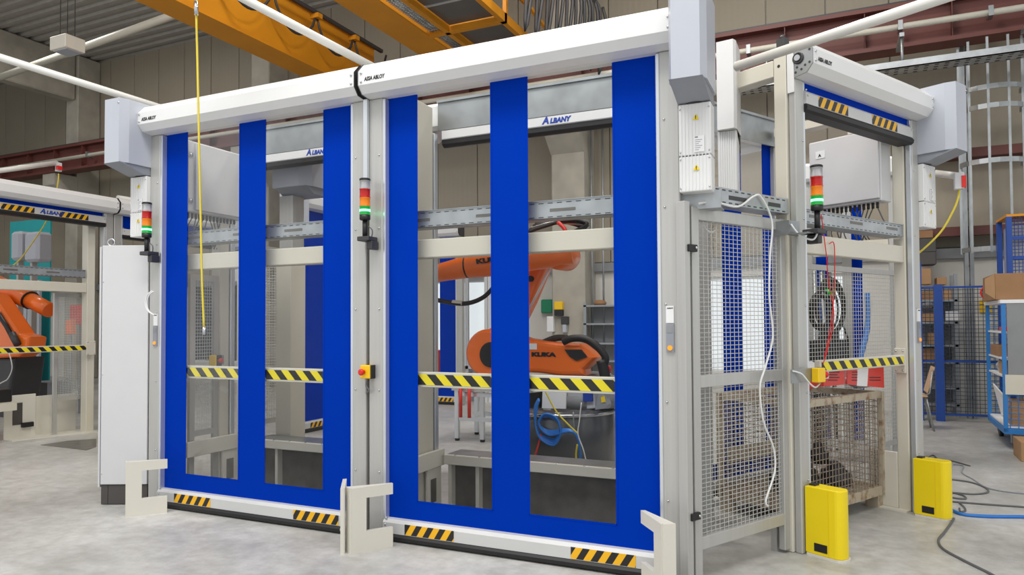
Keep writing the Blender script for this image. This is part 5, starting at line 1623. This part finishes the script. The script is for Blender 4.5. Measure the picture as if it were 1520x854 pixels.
MB().tube(arc(px([(87, 258), (86, 272), (80, 300), (68, 330), (45, 365), (25, 390), (0, 404), (-20, 412)], 6.05), 5), 0.0085, 6).build('air_hose', 'yhose', label='yellow air hose sagging from the bracket over the left cell', cat='hose', base=at(0, 404, 6.05))
t = jib(at(1386, 257, 6.9), at(1424, 262, 6.4), 0.028, 'white jib tube with bracket right of the loading door motor')
c = at(1424, 268, 6.4)
MB().box(c.x - 0.035, c.x + 0.03, 6.37, 6.43, c.z - 0.07, c.z + 0.06, 0.004).build('end_bracket', 'cab', t)
MB().box(c.x + 0.01, c.x + 0.04, 6.36, 6.42, c.z - 0.06, c.z + 0.03).build('red_clip', 'red', t)
MB().tube(arc(px([(1424, 280), (1422, 295), (1414, 315), (1396, 345), (1366, 374), (1352, 382)], 6.42), 5), 0.0085, 6).build('air_hose', 'yhose', label='yellow air hose sagging from the bracket right of the loading door', cat='hose', base=at(1366, 374, 6.42))
jib((-9.25, 6.75, 3.255), (-9.2, 7.75, 3.255), 0.04, 'short white tube above the left door behind the control cabinet')
t = thing('air_hose', 'yellow air hose hanging straight down before the left front door', 'hose', at(303, 488, 3.5))
MB().tube(arc(px([(291, -60), (291.5, 25), (293, 90), (295, 190), (298, 330), (300, 420), (303, 488)], 3.5), 4), 0.0072, 8).build('hose', 'yhose', t)
MB().tube(px([(291, 2), (291.5, 22)], 3.49), 0.014, 10).build('coupling', 'steel', t)
MB().tube(px([(303, 486), (303.5, 497)], 3.5), 0.013, 10).build('coupling', 'steel', t)

# ------------------------------------------------------------------ hoses and cables on the floor at the right
def floor_run(pts, r_, m, nm, lab, cat='cable'):
    P = [fl(u, v, r_) for u, v in pts]
    return MB().tube(arc(P, 6), r_, 7).build(nm, m, label=lab, cat=cat, base=P[0])


floor_run([(1416, 770), (1402, 790), (1393, 802), (1400, 815), (1430, 832), (1470, 852), (1500, 870), (1580, 920), (1650, 1000)], 0.008, 'cableg', 'floor_cable', 'grey cable running from the far yellow bollard towards us')
floor_run([(1412, 757), (1430, 764), (1470, 767), (1540, 768), (1640, 774), (1800, 800)], 0.012, 'hose', 'floor_hose', 'blue air hose lying on the floor right of the far bollard', 'hose')
floor_run([(1414, 745), (1450, 748), (1490, 751), (1540, 755), (1660, 770), (1850, 780)], 0.007, 'cableg', 'floor_cable', 'straight grey cable just above the blue floor hose')
floor_run([(1412, 712), (1440, 716), (1462, 724), (1466, 731), (1445, 734), (1415, 732), (1410, 738), (1432, 741), (1430, 736), (1412, 731)], 0.007, 'cableg', 'floor_cable', 'grey cable lying in flat loops right of the far bollard')
floor_run([(1415, 690), (1430, 692), (1428, 702), (1445, 712), (1460, 722), (1480, 728), (1530, 734), (1640, 742), (1760, 735)], 0.006, 'silverd', 'floor_cable', 'pale grey cable winding behind the loops on the floor')
floor_run([(1374, 682), (1385, 676), (1392, 684), (1378, 687), (1388, 680), (1396, 686), (1410, 684), (1440, 692)], 0.006, 'cableg', 'floor_cable', 'small tangled cable behind the far yellow bollard')
floor_run([(1424, 747), (1430, 752), (1433, 758), (1426, 760), (1424, 755)], 0.007, 'cableg', 'floor_cable', 'short cable ring at the start of the blue floor hose')
